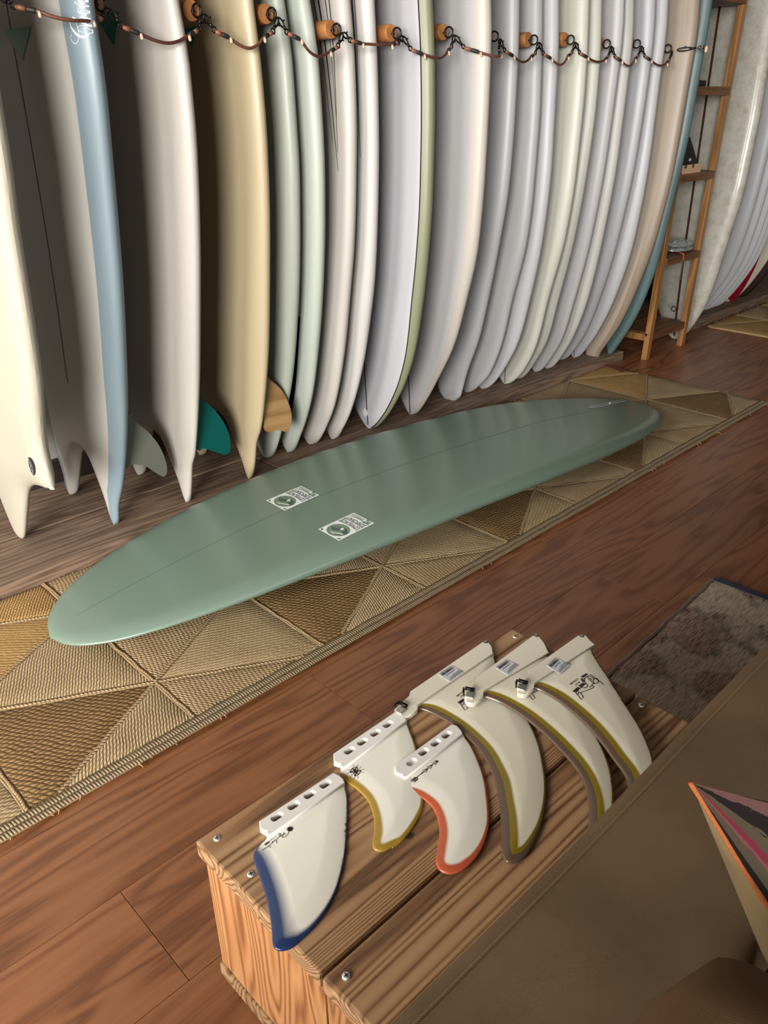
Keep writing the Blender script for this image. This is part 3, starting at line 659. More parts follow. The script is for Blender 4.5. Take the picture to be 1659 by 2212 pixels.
# ================================================================ PEGS, RINGS, LEATHER TIES
RY = 1.70
ring_px = [(225, 4), (432, 18), (593, 26), (733, 60), (863, 68), (975, 66), (1073, 75), (1158, 83), (1237, 83), (1315, 92), (1380, 92), (1447, 102)]
rings = [on_y(x, y, RY) for x, y in ring_px]
rings = [Vector((rings[0].x-.21, RY, 1.25))]+rings
peg0 = None
ordn = ['first', 'second', 'third', 'fourth', 'fifth', 'sixth', 'seventh', 'eighth', 'ninth', 'tenth', 'eleventh', 'twelfth', 'thirteenth']
def peg_parts():
    root = empty('rack_peg', (0, 0, 0))
    bm = bmesh.new(); tube(bm, [(0, .578, 0), (0, .005, 0), (0, .0035, 0)], [.0205, .0205, .0192], 32); dw = from_bm('dowel', bm, M['peg'], root, True, loc=(0, 0, 0)); dw.data.set_sharp_from_angle(angle=.6)
    bm = bmesh.new(); tube(bm, [(0, .02, -.002), (0, -.006, -.002)], .0026, 8)
    torus(bm, (0, -.016, -.002), (1, .25, 0), .0125, .0025, a0=0, a1=2*PI); e = from_bm('screw_eye', bm, M['iron'], root, smooth=True, loc=(0, 0, 0)); e['label'] = 'black steel screw eye'
    return root
for i, r in enumerate(rings):
    if peg0 is None: pr = peg0 = peg_parts()
    else:
        pr = peg0.copy(); C.objects.link(pr)
        for ch in peg0.children:
            c2 = ch.copy(); C.objects.link(c2); c2.parent = pr
    pr.location = (r.x-.006, 1.72, r.z-.002)
    tag(pr, 'round wooden rack peg with black screw eye, %s from the left' % ordn[i], 'peg', 'wooden pegs along the board rack')
def clip_bm(bm, a, b):
    """small snap hook from a (ring) to b (leather loop)"""
    a, b = Vector(a), Vector(b); d = (b-a); L = d.length; d.normalize(); s = d.cross(Vector((0, 1, 0))).normalized()
    loop = []
    for k in range(15):
        t = 2*PI*k/14; loop.append(a+d*(L*.3-L*.3*math.cos(t))+s*(.0052*math.sin(t)))
    tube(bm, loop, .0021, 6); tube(bm, [a+d*L*.52, a+d*L*.7, a+d*L*.78], [.0042, .0034, .0026], 8)
    torus(bm, a+d*L*.9, d.cross(s), .0055, .0018, 12, 6); tube(bm, [a+d*L*.3+s*.005, a+d*L*.34+s*.0105], .0018, 6)
def tie(A, Bp, midY, label, sag=.052, mat='leather'):
    kd = min(1, sag/.055)
    A = Vector(A); Bp = Vector(Bp); root = empty('leather_tie', A); tag(root, label, 'tie', 'leather ties across the board rack')
    ea = A+Vector((0, -.012, -.012)); eb = Bp+Vector((0, -.012, -.012)); dx = (Bp.x-A.x)
    ca = ea+Vector((.022, (midY-ea.y)*.25, -.03*kd)); cb = eb+Vector((-.022, (midY-eb.y)*.25, -.03*kd))
    for p, q in ((ea, ca), (eb, cb)):
        bm = bmesh.new(); clip_bm(bm, p, q); from_bm('snap_hook', bm, M['iron'], root, True)
    la = ca+Vector((.028, (midY-ca.y)*.5, -.010*kd)); lb = cb+Vector((-.028, (midY-cb.y)*.5, -.010*kd))
    mid = Vector(((A.x+Bp.x)/2, midY, min(A.z, Bp.z)-sag-.006))
    path = crom([ca, la, Vector(((la.x+mid.x)/2, midY*.7+la.y*.3, mid.z+(la.z-mid.z)*.3)), mid, Vector(((lb.x+mid.x)/2, midY*.7+lb.y*.3, mid.z+(lb.z-mid.z)*.3)), lb, cb], 5)
    n = len(path)-1
    bm = bmesh.new(); tube(bm, path, .0034, 8); from_bm('leather_cord', bm, M[mat], root, True)
    for s, (p, q) in enumerate(((ca, la), (cb, lb))):
        bm = bmesh.new(); tube(bm, [p.lerp(q, .0), p.lerp(q, .25), p.lerp(q, .5)], [.0036, .0052, .0042], 8); from_bm('leather_loop', bm, M['loop_leather'], root, True)
        bm = bmesh.new(); tube(bm, [p.lerp(q, .5), p.lerp(q, .6), p.lerp(q, .95), p.lerp(q, 1.03)], [.0042, .0050, .0050, .0042], 10); from_bm('thread_wrap', bm, M['black'], root, True)
        e = q+(q-p)*.12+Vector((0, -.004, -.006)); bm = bmesh.new()
        tube(bm, [e+Vector((0, 0, .006)), e+Vector((0, -.001, .002)), e+Vector((0, -.002, -.003)), e+Vector((0, -.002, -.005))], [.0024, .0034, .0034, .0016], 8); from_bm('cord_end', bm, M['bead'], root, True)
between = {0: [B2], 1: [B3], 2: [B4], 3: RB[0:2], 4: RB[2:4], 5: RB[4:5], 6: RB[5:6], 7: RB[6:7], 8: RB[7:9], 9: RB[9:11], 10: RB[11:13], 11: RB[13:15]}
names = ['the blue railed fish', 'the plain white fish', 'the tan fish', 'the two pale green boards', 'the two pinstriped boards', 'the olive railed board', 'the cream railed board', 'the square tailed board', 'the slim white pair', 'the greenish white pair', 'the grey white pair', 'the lilac white pair']
for i in range(12):
    my = min(b.fa(1.17)-b.w(1.17) for b in between[i])-.010
    tie(rings[i], rings[i+1], min(my, 1.672), 'brown leather tie with black snap hooks across %s' % names[i], sag=(.034, .062, .066, .058, .028, .054, .055, .060, .064, .054, .062, .056)[i], mat='leather' if i % 2 == 0 else 'leather_dark')
# the last tie is pulled straight around the end boards
e0 = rings[12]; e1 = on_y(1526, 103, 1.58)
root = empty('leather_tie', e0); tag(root, 'brown leather tie stretched straight across the tan and teal end boards', 'tie', 'leather ties across the board rack')
q0 = e0+Vector((0, -.03, -.01)); q1 = Vector((e0.x+.05, 1.60, e0.z-.004)); bm = bmesh.new(); clip_bm(bm, q0, q1); from_bm('snap_hook', bm, M['iron'], root, True)
bm = bmesh.new(); tube(bm, [q1, Vector((e1.x, e1.y, e1.z))], .0036, 8); from_bm('leather_cord', bm, M['leather_dark'], root, True)
bm = bmesh.new(); tube(bm, [q1.lerp(e1, .08), q1.lerp(e1, .3)], .0055, 8); from_bm('leather_loop', bm, M['tan_leather'], root, True)
bm = bmesh.new(); tube(bm, [q1.lerp(e1, .34), q1.lerp(e1, .46)], .006, 8); from_bm('thread_wrap', bm, M['black'], root, True)
bm = bmesh.new(); tube(bm, [e1+Vector((0, 0, .006)), e1, e1+Vector((0, 0, -.012)), e1+Vector((0, 0, -.016))], [.003, .006, .006, .002], 8); from_bm('cord_end', bm, M['bead'], root, True)
# ================================================================ JUTE RUGS
LX, LY_ = .3225, .1787
def jute_rug(name, label, ox, oy, x0, x1, y0, y1, z=.011, seams=True):
    root = empty(name, ((x0+x1)/2, (y0+y1)/2, 0)); tag(root, label, 'rug')
    bm = bmesh.new(); box(bm, (x0+.004, y0+.004, 0), (x1-.004, y1-.004, z-.004), .002); from_bm('rug_backing', bm, M['fibre'], root)
    def clip(poly, f):
        out = []
        for i in range(len(poly)):
            a, b = poly[i], poly[(i+1) % len(poly)]; fa_, fb_ = f(a), f(b)
            if fa_ >= 0: out.append(a)
            if fa_*fb_ < 0: out.append(a.lerp(b, fa_/(fa_-fb_)))
        return out
    bw = .030
    yi0 = y0+bw
    tone = {0: 'pale', 1: 'sand', 2: 'gold', 3: 'brown'}
    kx0 = int((x0-ox)/LX)-2; kx1 = int((x1-ox)/LX)+2
    segs = set()
    def node(i, j): return Vector((ox+i*LX, oy+(j+(.5 if i % 2 else 0))*2*LY_, 0))
    for i in range(kx0, kx1):
        for j in range(-2, 5):
            # right-pointing and left-pointing triangles between columns i and i+1
            e = i % 2
            trs = [(node(i, j), node(i, j+1), node(i+1, j if e == 0 else j+1), 'R'), (node(i+1, j), node(i+1, j+1), node(i, (j+1) if e == 0 else j), 'L')]
            for a, b, c, kd in trs:
                poly = [a, b, c]
                for f in (lambda p: p.x-x0, lambda p: x1-p.x, lambda p: p.y-yi0, lambda p: y1-p.y):
                    poly = clip(poly, f) if len(poly) > 2 else []
                if len(poly) < 3: continue
                cen = (a+b+c)/3
                ar = abs(sum(poly[k].x*poly[(k+1) % len(poly)].y-poly[(k+1) % len(poly)].x*poly[k].y for k in range(len(poly))))/2
                if ar < 2e-4: continue
                if kd == 'R' and e == 0: tn = 'brown'; dr = .0
                elif kd == 'L' and e == 0: tn = 'pale' if cen.y < (y0+y1)/2 else 'gold'; dr = PI/3
                elif kd == 'R': tn = 'sand'; dr = -PI/3
                else: tn = 'sand' if (j % 2) else 'pale'; dr = .12
                if tn == 'brown' and cen.y > y0+.45: tn = 'gold'
                dr += random.uniform(-.12, .12)
                pc = sum(poly, Vector())/len(poly)
                # finely divided so that the woven panel is gently cushioned
                bm = bmesh.new(); uvl = bm.loops.layers.uv.new('UVMap'); rings_ = []
                dense = []
                for k in range(len(poly)):
                    for s in range(6): dense.append(poly[k].lerp(poly[(k+1) % len(poly)], s/6))
                for s, hz in ((1, z-.006), (.965, z-.001), (.9, z+.001), (.5, z+.0015)):
                    rings_.append([bm.verts.new((pc.x+(p.x-pc.x)*s, pc.y+(p.y-pc.y)*s, hz)) for p in dense])
                for a_ in range(3):
                    for k in range(len(dense)): bm.faces.new((rings_[a_][k], rings_[a_][(k+1) % len(dense)], rings_[a_+1][(k+1) % len(dense)], rings_[a_+1][k]))
                bm.faces.new(rings_[3])
                off = random.uniform(0, 3)
                for f_ in bm.faces:
                    for lp in f_.loops:
                        p = lp.vert.co; lp[uvl].uv = (p.x*math.cos(dr)+p.y*math.sin(dr)+off, -p.x*math.sin(dr)+p.y*math.cos(dr)+off)
                from_bm('woven_panel', bm, M[tn], root, True)
                for p, q in ((a, b), (b, c), (c, a)):
                    segs.add(tuple(sorted([(round(p.x, 4), round(p.y, 4)), (round(q.x, 4), round(q.y, 4))])))
    def strand(pts, r, mat, nm, uscale=1):
        bm = bmesh.new(); uvl = bm.loops.layers.uv.new('UVMap'); pts = [Vector(p) for p in pts]
        L = []
        acc = 0
        for i, p in enumerate(pts):
            if i: acc += (p-pts[i-1]).length
            t = (pts[min(i+1, len(pts)-1)]-pts[max(i-1, 0)]).normalized(); s = t.cross(Vector((0, 0, 1)))
            L.append(([bm.verts.new(p+s*(r*math.cos(PI*k/6))+Vector((0, 0, .45*r*math.sin(PI*k/6)))) for k in range(7)], acc))
        for i in range(len(L)-1):
            for k in range(6):
                f_ = bm.faces.new((L[i][0][k], L[i][0][k+1], L[i+1][0][k+1], L[i+1][0][k]))
                for lp, (uu, vv) in zip(f_.loops, ((L[i][1], k), (L[i][1], k+1), (L[i+1][1], k+1), (L[i+1][1], k))): lp[uvl].uv = (uu, vv*r/3)
        return from_bm(nm, bm, mat, root, True)
    for (p, q) in segs:
        a, b = Vector((p[0], p[1], 0)), Vector((q[0], q[1], 0))
        # Liang-Barsky clip to the rug
        t0, t1 = 0.0, 1.0; d = b-a; ok = True
        for pp, qq in ((-d.x, a.x-x0), (d.x, x1-a.x), (-d.y, a.y-yi0), (d.y, y1-a.y)):
            if abs(pp) < 1e-9:
                if qq < 0: ok = False
            else:
                r_ = qq/pp
                if pp < 0: t0 = max(t0, r_)
                else: t1 = min(t1, r_)
        if not ok or t1-t0 < .05: continue
        A, B_ = a+d*t0, a+d*t1; n = max(3, int((B_-A).length/.03))
        strand([(A.lerp(B_, k/n).x+random.uniform(-.0015, .0015), A.lerp(B_, k/n).y+random.uniform(-.0015, .0015), z-.001) for k in range(n+1)], .0065, M['seam'], 'braid_seam')
    n = int((x1-x0)/.03)
    for k_ in range(2):
        strand([(x0+(x1-x0)*k/n, y0+bw*(.25+.5*k_)+random.uniform(-.0015, .0015), z-.003+.002*k_) for k in range(n+1)], bw*.30, M['border'], 'border_braid')
    for xx in (x0+.006, x1-.006):
        m_ = int((y1-y0)/.03); strand([(xx+random.uniform(-.001, .001), y0+(y1-y0)*k/m_, z-.004) for k in range(m_+1)], .009, M['seam'], 'border_braid')
    bm = bmesh.new()
    for k in range(38):
        xx = random.uniform(x0, x1); p = Vector((xx, y0+.004, .004)); a = random.uniform(-2.4, -.7); l_ = random.uniform(.004, .016)
        q = p+Vector((math.cos(a)*l_, math.sin(a)*l_, random.uniform(-.002, .003))); tube(bm, [p, p.lerp(q, .5)+Vector((0, 0, .003)), q], [.0016, .0013, .0007], 5)
    for k in range(60):
        xx = random.uniform(x0, x1); p = Vector((xx, y1-.003, .009)); a = random.uniform(.6, 2.5); l_ = random.uniform(.006, .014)
        q = p+Vector((math.cos(a)*l_, math.sin(a)*l_*.3, random.uniform(.002, .008))); tube(bm, [p, q], [.0016, .0007], 5)
    tag(from_bm('frayed_fibre', bm, M['fibre'], root), kind='stuff')
    return root
rug = jute_rug('jute_rug', 'long braided jute runner with triangle panels under the green surfboard', .2312, 1.083, -.75, 3.096, 1.083, 1.798)
rp = [on_z(x, y, .013) for x, y in ((1303, 789), (1312, 787), (1352, 800), (1345, 805))]
bm = bmesh.new(); vs = [bm.verts.new((p.x, p.y, .0135)) for p in rp]; v2 = [bm.verts.new((p.x, p.y, .009)) for p in rp]; bm.faces.new(vs)
for i in range(4): bm.faces.new((vs[i], vs[(i+1) % 4], v2[(i+1) % 4], v2[i]))
from_bm('leather_patch', bm, M['rust'], rug)['label'] = 'rust brown patch at the far corner'
rug2 = jute_rug('jute_rug', 'second jute runner with golden edge cord in front of the farther boards', 4.08, 1.083, 4.08, 5.75, 1.083, 1.805)
# ---------------------------------------------------------------- worn patterned rug
def persian():
    m, t, b, N, L = nt('worn_oriental_pile'); sset(b, roughness=.95, specular_ior_level=.1)
    tc = N.new('ShaderNodeTexCoord'); 
    mp = N.new('ShaderNodeMapping'); mp.inputs['Scale'].default_value = (1, 1, 1); L.new(tc.outputs['Object'], mp.inputs[0])
    n = N.new('ShaderNodeTexNoise'); n.inputs['Scale'].default_value = 7; n.inputs['Detail'].default_value = 3; L.new(mp.outputs[0], n.inputs[0])
    vo = N.new('ShaderNodeTexVoronoi'); vo.inputs['Scale'].default_value = 9; L.new(mp.outputs[0], vo.inputs[0])
    r1 = ramp(N, [(.30, srgb(140, 44, 48)), (.46, srgb(140, 44, 48)), (.5, srgb(36, 40, 62)), (.56, srgb(226, 206, 182)), (.72, srgb(214, 190, 164))]); L.new(n.outputs['Fac'], r1.inputs[0])
    wv = N.new('ShaderNodeTexWave'); wv.wave_type = 'RINGS'; wv.inputs['Scale'].default_value = 4.2; wv.inputs['Distortion'].default_value = 9; wv.inputs['Detail'].default_value = 3; wv.inputs['Detail Scale'].default_value = 2.5
    L.new(mp.outputs[0], wv.inputs[0]); r2 = ramp(N, [(.38, srgb(232, 214, 190)), (.5, srgb(30, 34, 52)), (.62, srgb(232, 214, 190))]); L.new(wv.outputs['Fac'], r2.inputs[0])
    mx = N.new('ShaderNodeMixRGB'); mx.inputs[0].default_value = .38; L.new(r1.outputs[0], mx.inputs[1]); L.new(r2.outputs[0], mx.inputs[2])
    mp2 = N.new('ShaderNodeMapping'); mp2.inputs['Scale'].default_value = (30, 520, 1); L.new(tc.outputs['Object'], mp2.inputs[0])
    n2 = N.new('ShaderNodeTexNoise'); n2.inputs['Scale'].default_value = 1; n2.inputs['Detail'].default_value = 4; L.new(mp2.outputs[0], n2.inputs[0])
    r3 = ramp(N, [(.42, srgb(30, 28, 34)), (.55, srgb(238, 222, 200))]); L.new(n2.outputs['Fac'], r3.inputs[0])
    m2 = N.new('ShaderNodeMixRGB'); m2.inputs[0].default_value = .4; L.new(mx.outputs[0], m2.inputs[1]); L.new(r3.outputs[0], m2.inputs[2])
    L.new(m2.outputs[0], b.inputs['Base Color'])
    bp = N.new('ShaderNodeBump'); bp.inputs['Strength'].default_value = .5; bp.inputs['Distance'].default_value = .002; L.new(n2.outputs['Fac'], bp.inputs['Height']); L.new(bp.outputs[0], b.inputs['Normal'])
    return m
prug = empty('patterned_rug', (1.4, .2, 0)); tag(prug, 'worn dark red and navy patterned rug on floor behind the wooden crate', 'rug')
pa, pb = on_z(1540, 1258, 0), on_z(1320, 1460, 0)
bm = bmesh.new(); nx, ny = 34, 18; G = []
ex = pa-pb; ex.z = 0; ey = Vector((.04, -1, 0)).normalized()
for i in range(nx+1):
    row = []
    for j in range(ny+1):
        u = -.5+1.5*i/nx; v = j/ny*.315
        p = pb+ex*u+ey*v; wob = .0025*math.sin(u*19)+.0015*math.sin(u*43)+.001*math.sin(u*91) if j == 0 else 0
        row.append(bm.verts.new((p.x, p.y+wob, .0065+.0015*math.sin(u*14+v*9))))
    G.append(row)
for i in range(nx):
    for j in range(ny): bm.faces.new((G[i][j], G[i][j+1], G[i+1][j+1], G[i+1][j]))
r_ = bmesh.ops.extrude_face_region(bm, geom=bm.faces[:]); 
for v in [g for g in r_['geom'] if isinstance(g, bmesh.types.BMVert)]: v.co.z = .0005
from_bm('rug_pile', bm, persian(), prug)
bm = bmesh.new(); tube(bm, [pa+ey*(v/12*.315)+Vector((.004, .0, .006+.0015*math.sin(v))) for v in range(13)], .0075, 6); from_bm('bound_edge', bm, plain('navy_wool', srgb(36, 46, 74), .95, bump=.5, bscale=300), prug)['label'] = 'navy wool edge binding'
bm = bmesh.new(); tube(bm, [pb+ex*(-.5+1.5*u/30)+Vector((0, .0012*math.sin(u*1.3)+.0008*math.sin(u*2.9)+.001, .006)) for u in range(31)], .005, 6); from_bm('side_cord', bm, plain('beige_wool', srgb(150, 134, 116), .95, bump=.5, bscale=300), prug)
# ================================================================ GREEN SURFBOARD LYING ON THE RUG
gcol = plain('sage_green_resin', srgb(126, 148, 132), .30, var=.02, vscale=3, coat=.08)
gn = Vector((.462, 1.548, 0)); gt = Vector((2.665, 1.366, 0)); gax = (gt-gn); GL = gax.length; gax.normalize(); gs = Vector((-gax.y, gax.x, 0))
fw = pchip([0, .006, .02, .05, .09, .14, .2, .3, .42, .55, .68, .8, .9, .96, .985, 1.0], [0.002, .052, .098, .147, .184, .214, .238, .262, .278, .282, .272, .246, .192, .128, .080, .002])
def g_mid(t):   # mid-plane height: board lies hull up, tips touch the rug
    return .0295+.078*math.sin(PI*min(1, max(0, t**.85)))**.85 + (.016*t)
def g_th(t): return .066*min(1, .30+2.6*t if t < .27 else 1)*min(1, .30+2.8*(1-t) if t > .75 else 1)
def g_pt(t, s, side):
    """s -1..1 across (+ = towards the wall), side +1 top"""
    w_ = fw(t); a = abs(s)*w_; R = min(.05, w_*.6); d = w_-a; e = (1 if d >= R else math.sqrt(max(0, 1-(1-d/R)**2)))*math.sqrt(max(0, 1-(1-min(1, t/.018, (1-t)/.018))**2))
    z = g_mid(t)-.006+side*g_th(t)/2*e*(1-.22*s*s)
    p = gn+gax*(t*GL)+gs*(s*w_); p.z = z; return p
groot = empty('green_surfboard', gn+gax*(GL/2)); tag(groot, 'long sage green surfboard lying hull up on the jute runner', 'surfboard')
bm = bmesh.new(); TS = sorted(set([round(.5-.5*math.cos(PI*i/60), 5) for i in range(61)])); SS = [math.sin(PI/2*(-1+2*k/32)) for k in range(33)]
for sd in (1, -1):
    V = [[bm.verts.new(g_pt(t, s, sd)) for s in SS] for t in TS]
    for i in range(len(TS)-1):
        for k in range(32): bm.faces.new((V[i][k], V[i][k+1], V[i+1][k+1], V[i+1][k]))
bmesh.ops.remove_doubles(bm, verts=bm.verts, dist=.0002)
from_bm('board_body', bm, gcol, groot, True)
def g_top(x, y):
    p = Vector((x, y, 0))-gn; p.z = 0; t = p.dot(gax)/GL; s = p.dot(gs)/max(fw(t), .01); return g_pt(t, max(-.98, min(.98, s)), 1)
def g_px(x, y):
    p = on_z(x, y, .12)
    for _ in range(5): p = on_z(x, y, g_top(p.x, p.y).z)
    return p
bm = bmesh.new(); ribbon(bm, [g_pt(.03+.9*i/60, 0, 1)+Vector((0, 0, .0005)) for i in range(61)], .0022, (0, 0, 1))
from_bm('stringer', bm, plain('green_stringer', srgb(119, 142, 126), .3), groot)['label'] = 'faint darker stringer line'
# fin box
fb0, fb1 = g_px(1274, 882), g_px(1358, 864); fd = (fb1-fb0).normalized(); fs = Vector((-fd.y, fd.x, 0)).normalized(); fbl = (fb1-fb0).length
def rrect(l, w_, r, n=5):
    out = []
    for (sx_, sy_, a0) in ((1, 1, 0), (-1, 1, PI/2), (-1, -1, PI), (1, -1, 3*PI/2)):
        for k in range(n+1): a = a0+PI/2*k/n; out.append((sx_*(l/2-r)+r*math.cos(a), sy_*(w_/2-r)+r*math.sin(a)))
    return out
def on_hull(p, l): return Vector((p.x, p.y, g_top(p.x, p.y).z+l))
def strip(nm, l0, l1, w_, lift, mat):
    bm = bmesh.new(); n = 16; V = []
    for i in range(n+1):
        c_ = fb0.lerp(fb1, l0+(l1-l0)*i/n); e_ = w_*(.55 if i in (0, n) else .85 if i in (1, n-1) else 1)
        V.append([bm.verts.new(on_hull(c_+fs*(e_*k/4-e_/2), lift)) for k in range(5)])
    for i in range(n):
        for k in range(4): bm.faces.new((V[i][k], V[i+1][k], V[i+1][k+1], V[i][k+1]))
    return from_bm(nm, bm, mat, groot)
strip('fin_box', 0, 1, .026, .0012, plain('white_plastic', srgb(222, 226, 228), .35))['label'] = 'white plastic centre fin box'
strip('fin_slot', .06, .94, .009, .0022, plain('grey_slot', srgb(150, 158, 160), .3))
bm = bmesh.new(); pq = on_hull((fb0+fb1)/2, .001); tube(bm, [pq, pq+Vector((0, 0, .003))], .006, 10); from_bm('fin_screw', bm, M['chrome'], groot)
# stickers: the art lies in (u,v), u = along the long side
def sticker(c_left, c_top, c_right, c_bot):
    P0, Pu, Pv = g_px(*c_left), g_px(*c_top), g_px(*c_bot); P3 = g_px(*c_right)
    def T(u, v, lift=.0008):
        q = P0*(1-u)*(1-v)+Pu*u*(1-v)+Pv*(1-u)*v+P3*u*v; r = g_top(q.x, q.y); return Vector((q.x, q.y, r.z+lift))
    def shape(name, polys, mat, lift, parent):
        bm = bmesh.new()
        for poly in polys: bm.faces.new([bm.verts.new(T(u, v, lift)) for u, v in poly])
        o = from_bm(name, bm, mat, parent); 
        return o
    n = 10; bm = bmesh.new(); V = [[bm.verts.new(T(i/n, j/n, .0008)) for j in range(n+1)] for i in range(n+1)]
    for i in range(n):
        for j in range(n): bm.faces.new((V[i][j], V[i][j+1], V[i+1][j+1], V[i+1][j]))
    base = from_bm('sticker', bm, stw, groot); base['label'] = 'white sticker printed with a green wave and letters'
    base_p = base
    def child(nm, polys, mat, lift): 
        o = shape(nm, polys, mat, lift, None); o.parent = base_p; o.location = (0, 0, 0); return o
    disc = [(.27+.235*math.cos(2*PI*k/28), .50+.40*math.sin(2*PI*k/28)) for k in range(28)]
    child('printed_disc', [disc], gcol, .0011)
    dk = [[(.03, .05), (.085, .06), (.03, .17)], [(.03, .83), (.03, .96), (.085, .96)][::-1]]
    def arc(cu_, cv_, r0, r1, a0, a1, k=12, e=1.7):
        o_ = [(cu_+r1*math.cos(a0+(a1-a0)*i/k), cv_+e*r1*math.sin(a0+(a1-a0)*i/k)) for i in range(k+1)]
        return o_+[(cu_+r0*math.cos(a1-(a1-a0)*i/k), cv_+e*r0*math.sin(a1-(a1-a0)*i/k)) for i in range(k+1)]
    child('printed_teal', dk+[arc(.30, .36, .02, .05, .4, 4.8), arc(.30, .36, .075, .10, .5, 4.6), arc(.33, .60, .06, .085, -.6, 2.4), [(.25, .72), (.36, .75), (.34, .8), (.24, .78)], [(.24, .82), (.35, .83), (.33, .87), (.23, .86)]], st_teal, .0014)
    child('printed_green', [arc(.30, .36, .115, .135, .5, 4.4), [(.42, .3), (.50, .34), (.47, .72), (.40, .62)], [(.14, .34), (.17, .32), (.27, .70), (.23, .72)], [(.36, .36), (.41, .38), (.40, .56), (.37, .52)]], st_green, .0013)
    child('printed_white', [arc(.35, .55, 0.0, .045, 0, 2*PI, 16, 1.3), [(.10, .46), (.125, .44), (.24, .80), (.21, .82)], arc(.115, .42, .018, .026, 0, 6.2, 14, 1.5), arc(.115, .52, .018, .026, 0, 6.2, 14, 1.5)], stw, .0016)
    bm = bmesh.new()
    ux, uy = T(.6, 0)-T(.6, 1), (T(.2, .5)-T(.9, .5)); hv = ux.length; hu = (T(1, .5)-T(0, .5)).length
    put_text(bm, 'LOVELACE', hu*.15, T(.605, .5, .0013), ux, uy, .0004, hv*.86)
    put_text(bm, 'SURFCRAFT', hu*.165, T(.755, .5, .0013), ux, uy, .0004, hv*.88)
    for uu in (.525, .68, .845):
        ribbon(bm, [T(uu+.035*math.sin(PI*k/12), .03+.94*k/12, .0012) for k in range(13)], .0016, (0, 0, 1))
    o = from_bm('printed_letters', bm, st_grey, None); o.parent = base_p; o.location = (0, 0, 0)
    bm = bmesh.new(); put_text(bm, 'WZ', hu*.2, T(.92, .80, .0013), ux, uy, .0008, hv*.27)
    for k, uu in enumerate((.90, .945)):
        for q_ in range(9): 
            v0 = .06+q_*.062; bm.faces.new([bm.verts.new(T(a, b, .0013)) for a, b in ((uu-.012, v0), (uu-.012, v0+.04), (uu+.012, v0+.04), (uu+.012, v0))])
    o = from_bm('printed_green_letters', bm, st_green2, None); o.parent = base_p; o.location = (0, 0, 0)
stw = plain('sticker_white', (.60, .64, .63, 1), .3, coat=.3); st_teal = plain('print_teal', srgb(44, 92, 92), .3); st_green = plain('print_green', srgb(132, 168, 120), .3)
st_green2 = plain('print_deep_green', srgb(62, 128, 66), .3); st_grey = plain('print_grey', srgb(112, 122, 116), .3)
sticker((575, 1081.5), (651, 1050), (690, 1070), (615, 1104)); sticker((687.3, 1143.8), (764.6, 1108), (809, 1130.8), (732, 1169))
# ================================================================ CRATE
CT = .257
crate = empty('wooden_crate', (.615, .49, 0)); tag(crate, 'low wooden crate of rough pine planks with surfboard fins laid on top', 'crate')
TH = .026
cz0 = CT-TH
boxo('top_plank', (.303, .4235, cz0), (.926, .658, CT), M['crate_top'], crate, bev=.0035)
boxo('top_plank', (.302, .326, cz0), (.924, .4195, CT-.0015), M['crate_top'], crate, bev=.005)
boxo('end_panel', (.309, .425, TH), (.334, .652, cz0), M['crate_end'], crate, bev=.002)
boxo('end_panel', (.309, .334, TH), (.334, .4225, cz0), M['crate_end'], crate, bev=.002)
boxo('end_panel', (.894, .334, TH), (.919, .652, cz0), M['crate_end'], crate, bev=.002)
boxo('side_panel', (.335, .627, TH), (.893, .652, cz0), M['crate_top'], crate, bev=.002)
boxo('side_panel', (.335, .334, TH), (.893, .359, cz0), M['crate_top'], crate, bev=.002)
boxo('bottom_plank', (.3055, .425, 0), (.922, .6545, TH-.0005), M['crate_top'], crate, bev=.003)
boxo('bottom_plank', (.3055, .331, 0), (.922, .421, TH-.0005), M['crate_top'], crate, bev=.003)
def screw(x, y):
    p = on_z(x, y, CT); bm = bmesh.new(); tube(bm, [p+Vector((0, 0, -.002)), p+Vector((0, 0, .0004)), p+Vector((0, 0, .0012))], [.0046, .0046, .0032], 14)
    o = from_bm('screw', bm, M['zinc'], crate, True); a = random.uniform(0, 1.5)
    bm = bmesh.new()
    for k in (0, PI/2):
        d = Vector((math.cos(a+k), math.sin(a+k), 0))*.0028; ribbon(bm, [p-d+Vector((0, 0, .0015)), p+d+Vector((0, 0, .0015))], .0011, (0, 0, 1))
    c_ = from_bm('screw_slot', bm, M['black'], None); c_.parent = o; c_.location = (0, 0, 0)
for q in ((469, 1811), (542, 1888), (748, 2108), (1113, 1375), (1386, 1523)): screw(*q)
for (x, y, r) in ((885, 1806, .0045),):
    p = on_z(x, y, CT); bm = bmesh.new(); vs = [bm.verts.new((p.x+r*1.25*math.cos(2*PI*k/14)*(1+.15*math.sin(k*2.1)), p.y+r*.8*math.sin(2*PI*k/14), CT+(.0004 if p.y > .42 else -.001))) for k in range(14)]
    bm.faces.new(vs); from_bm('knot', bm, M['knot'], crate)
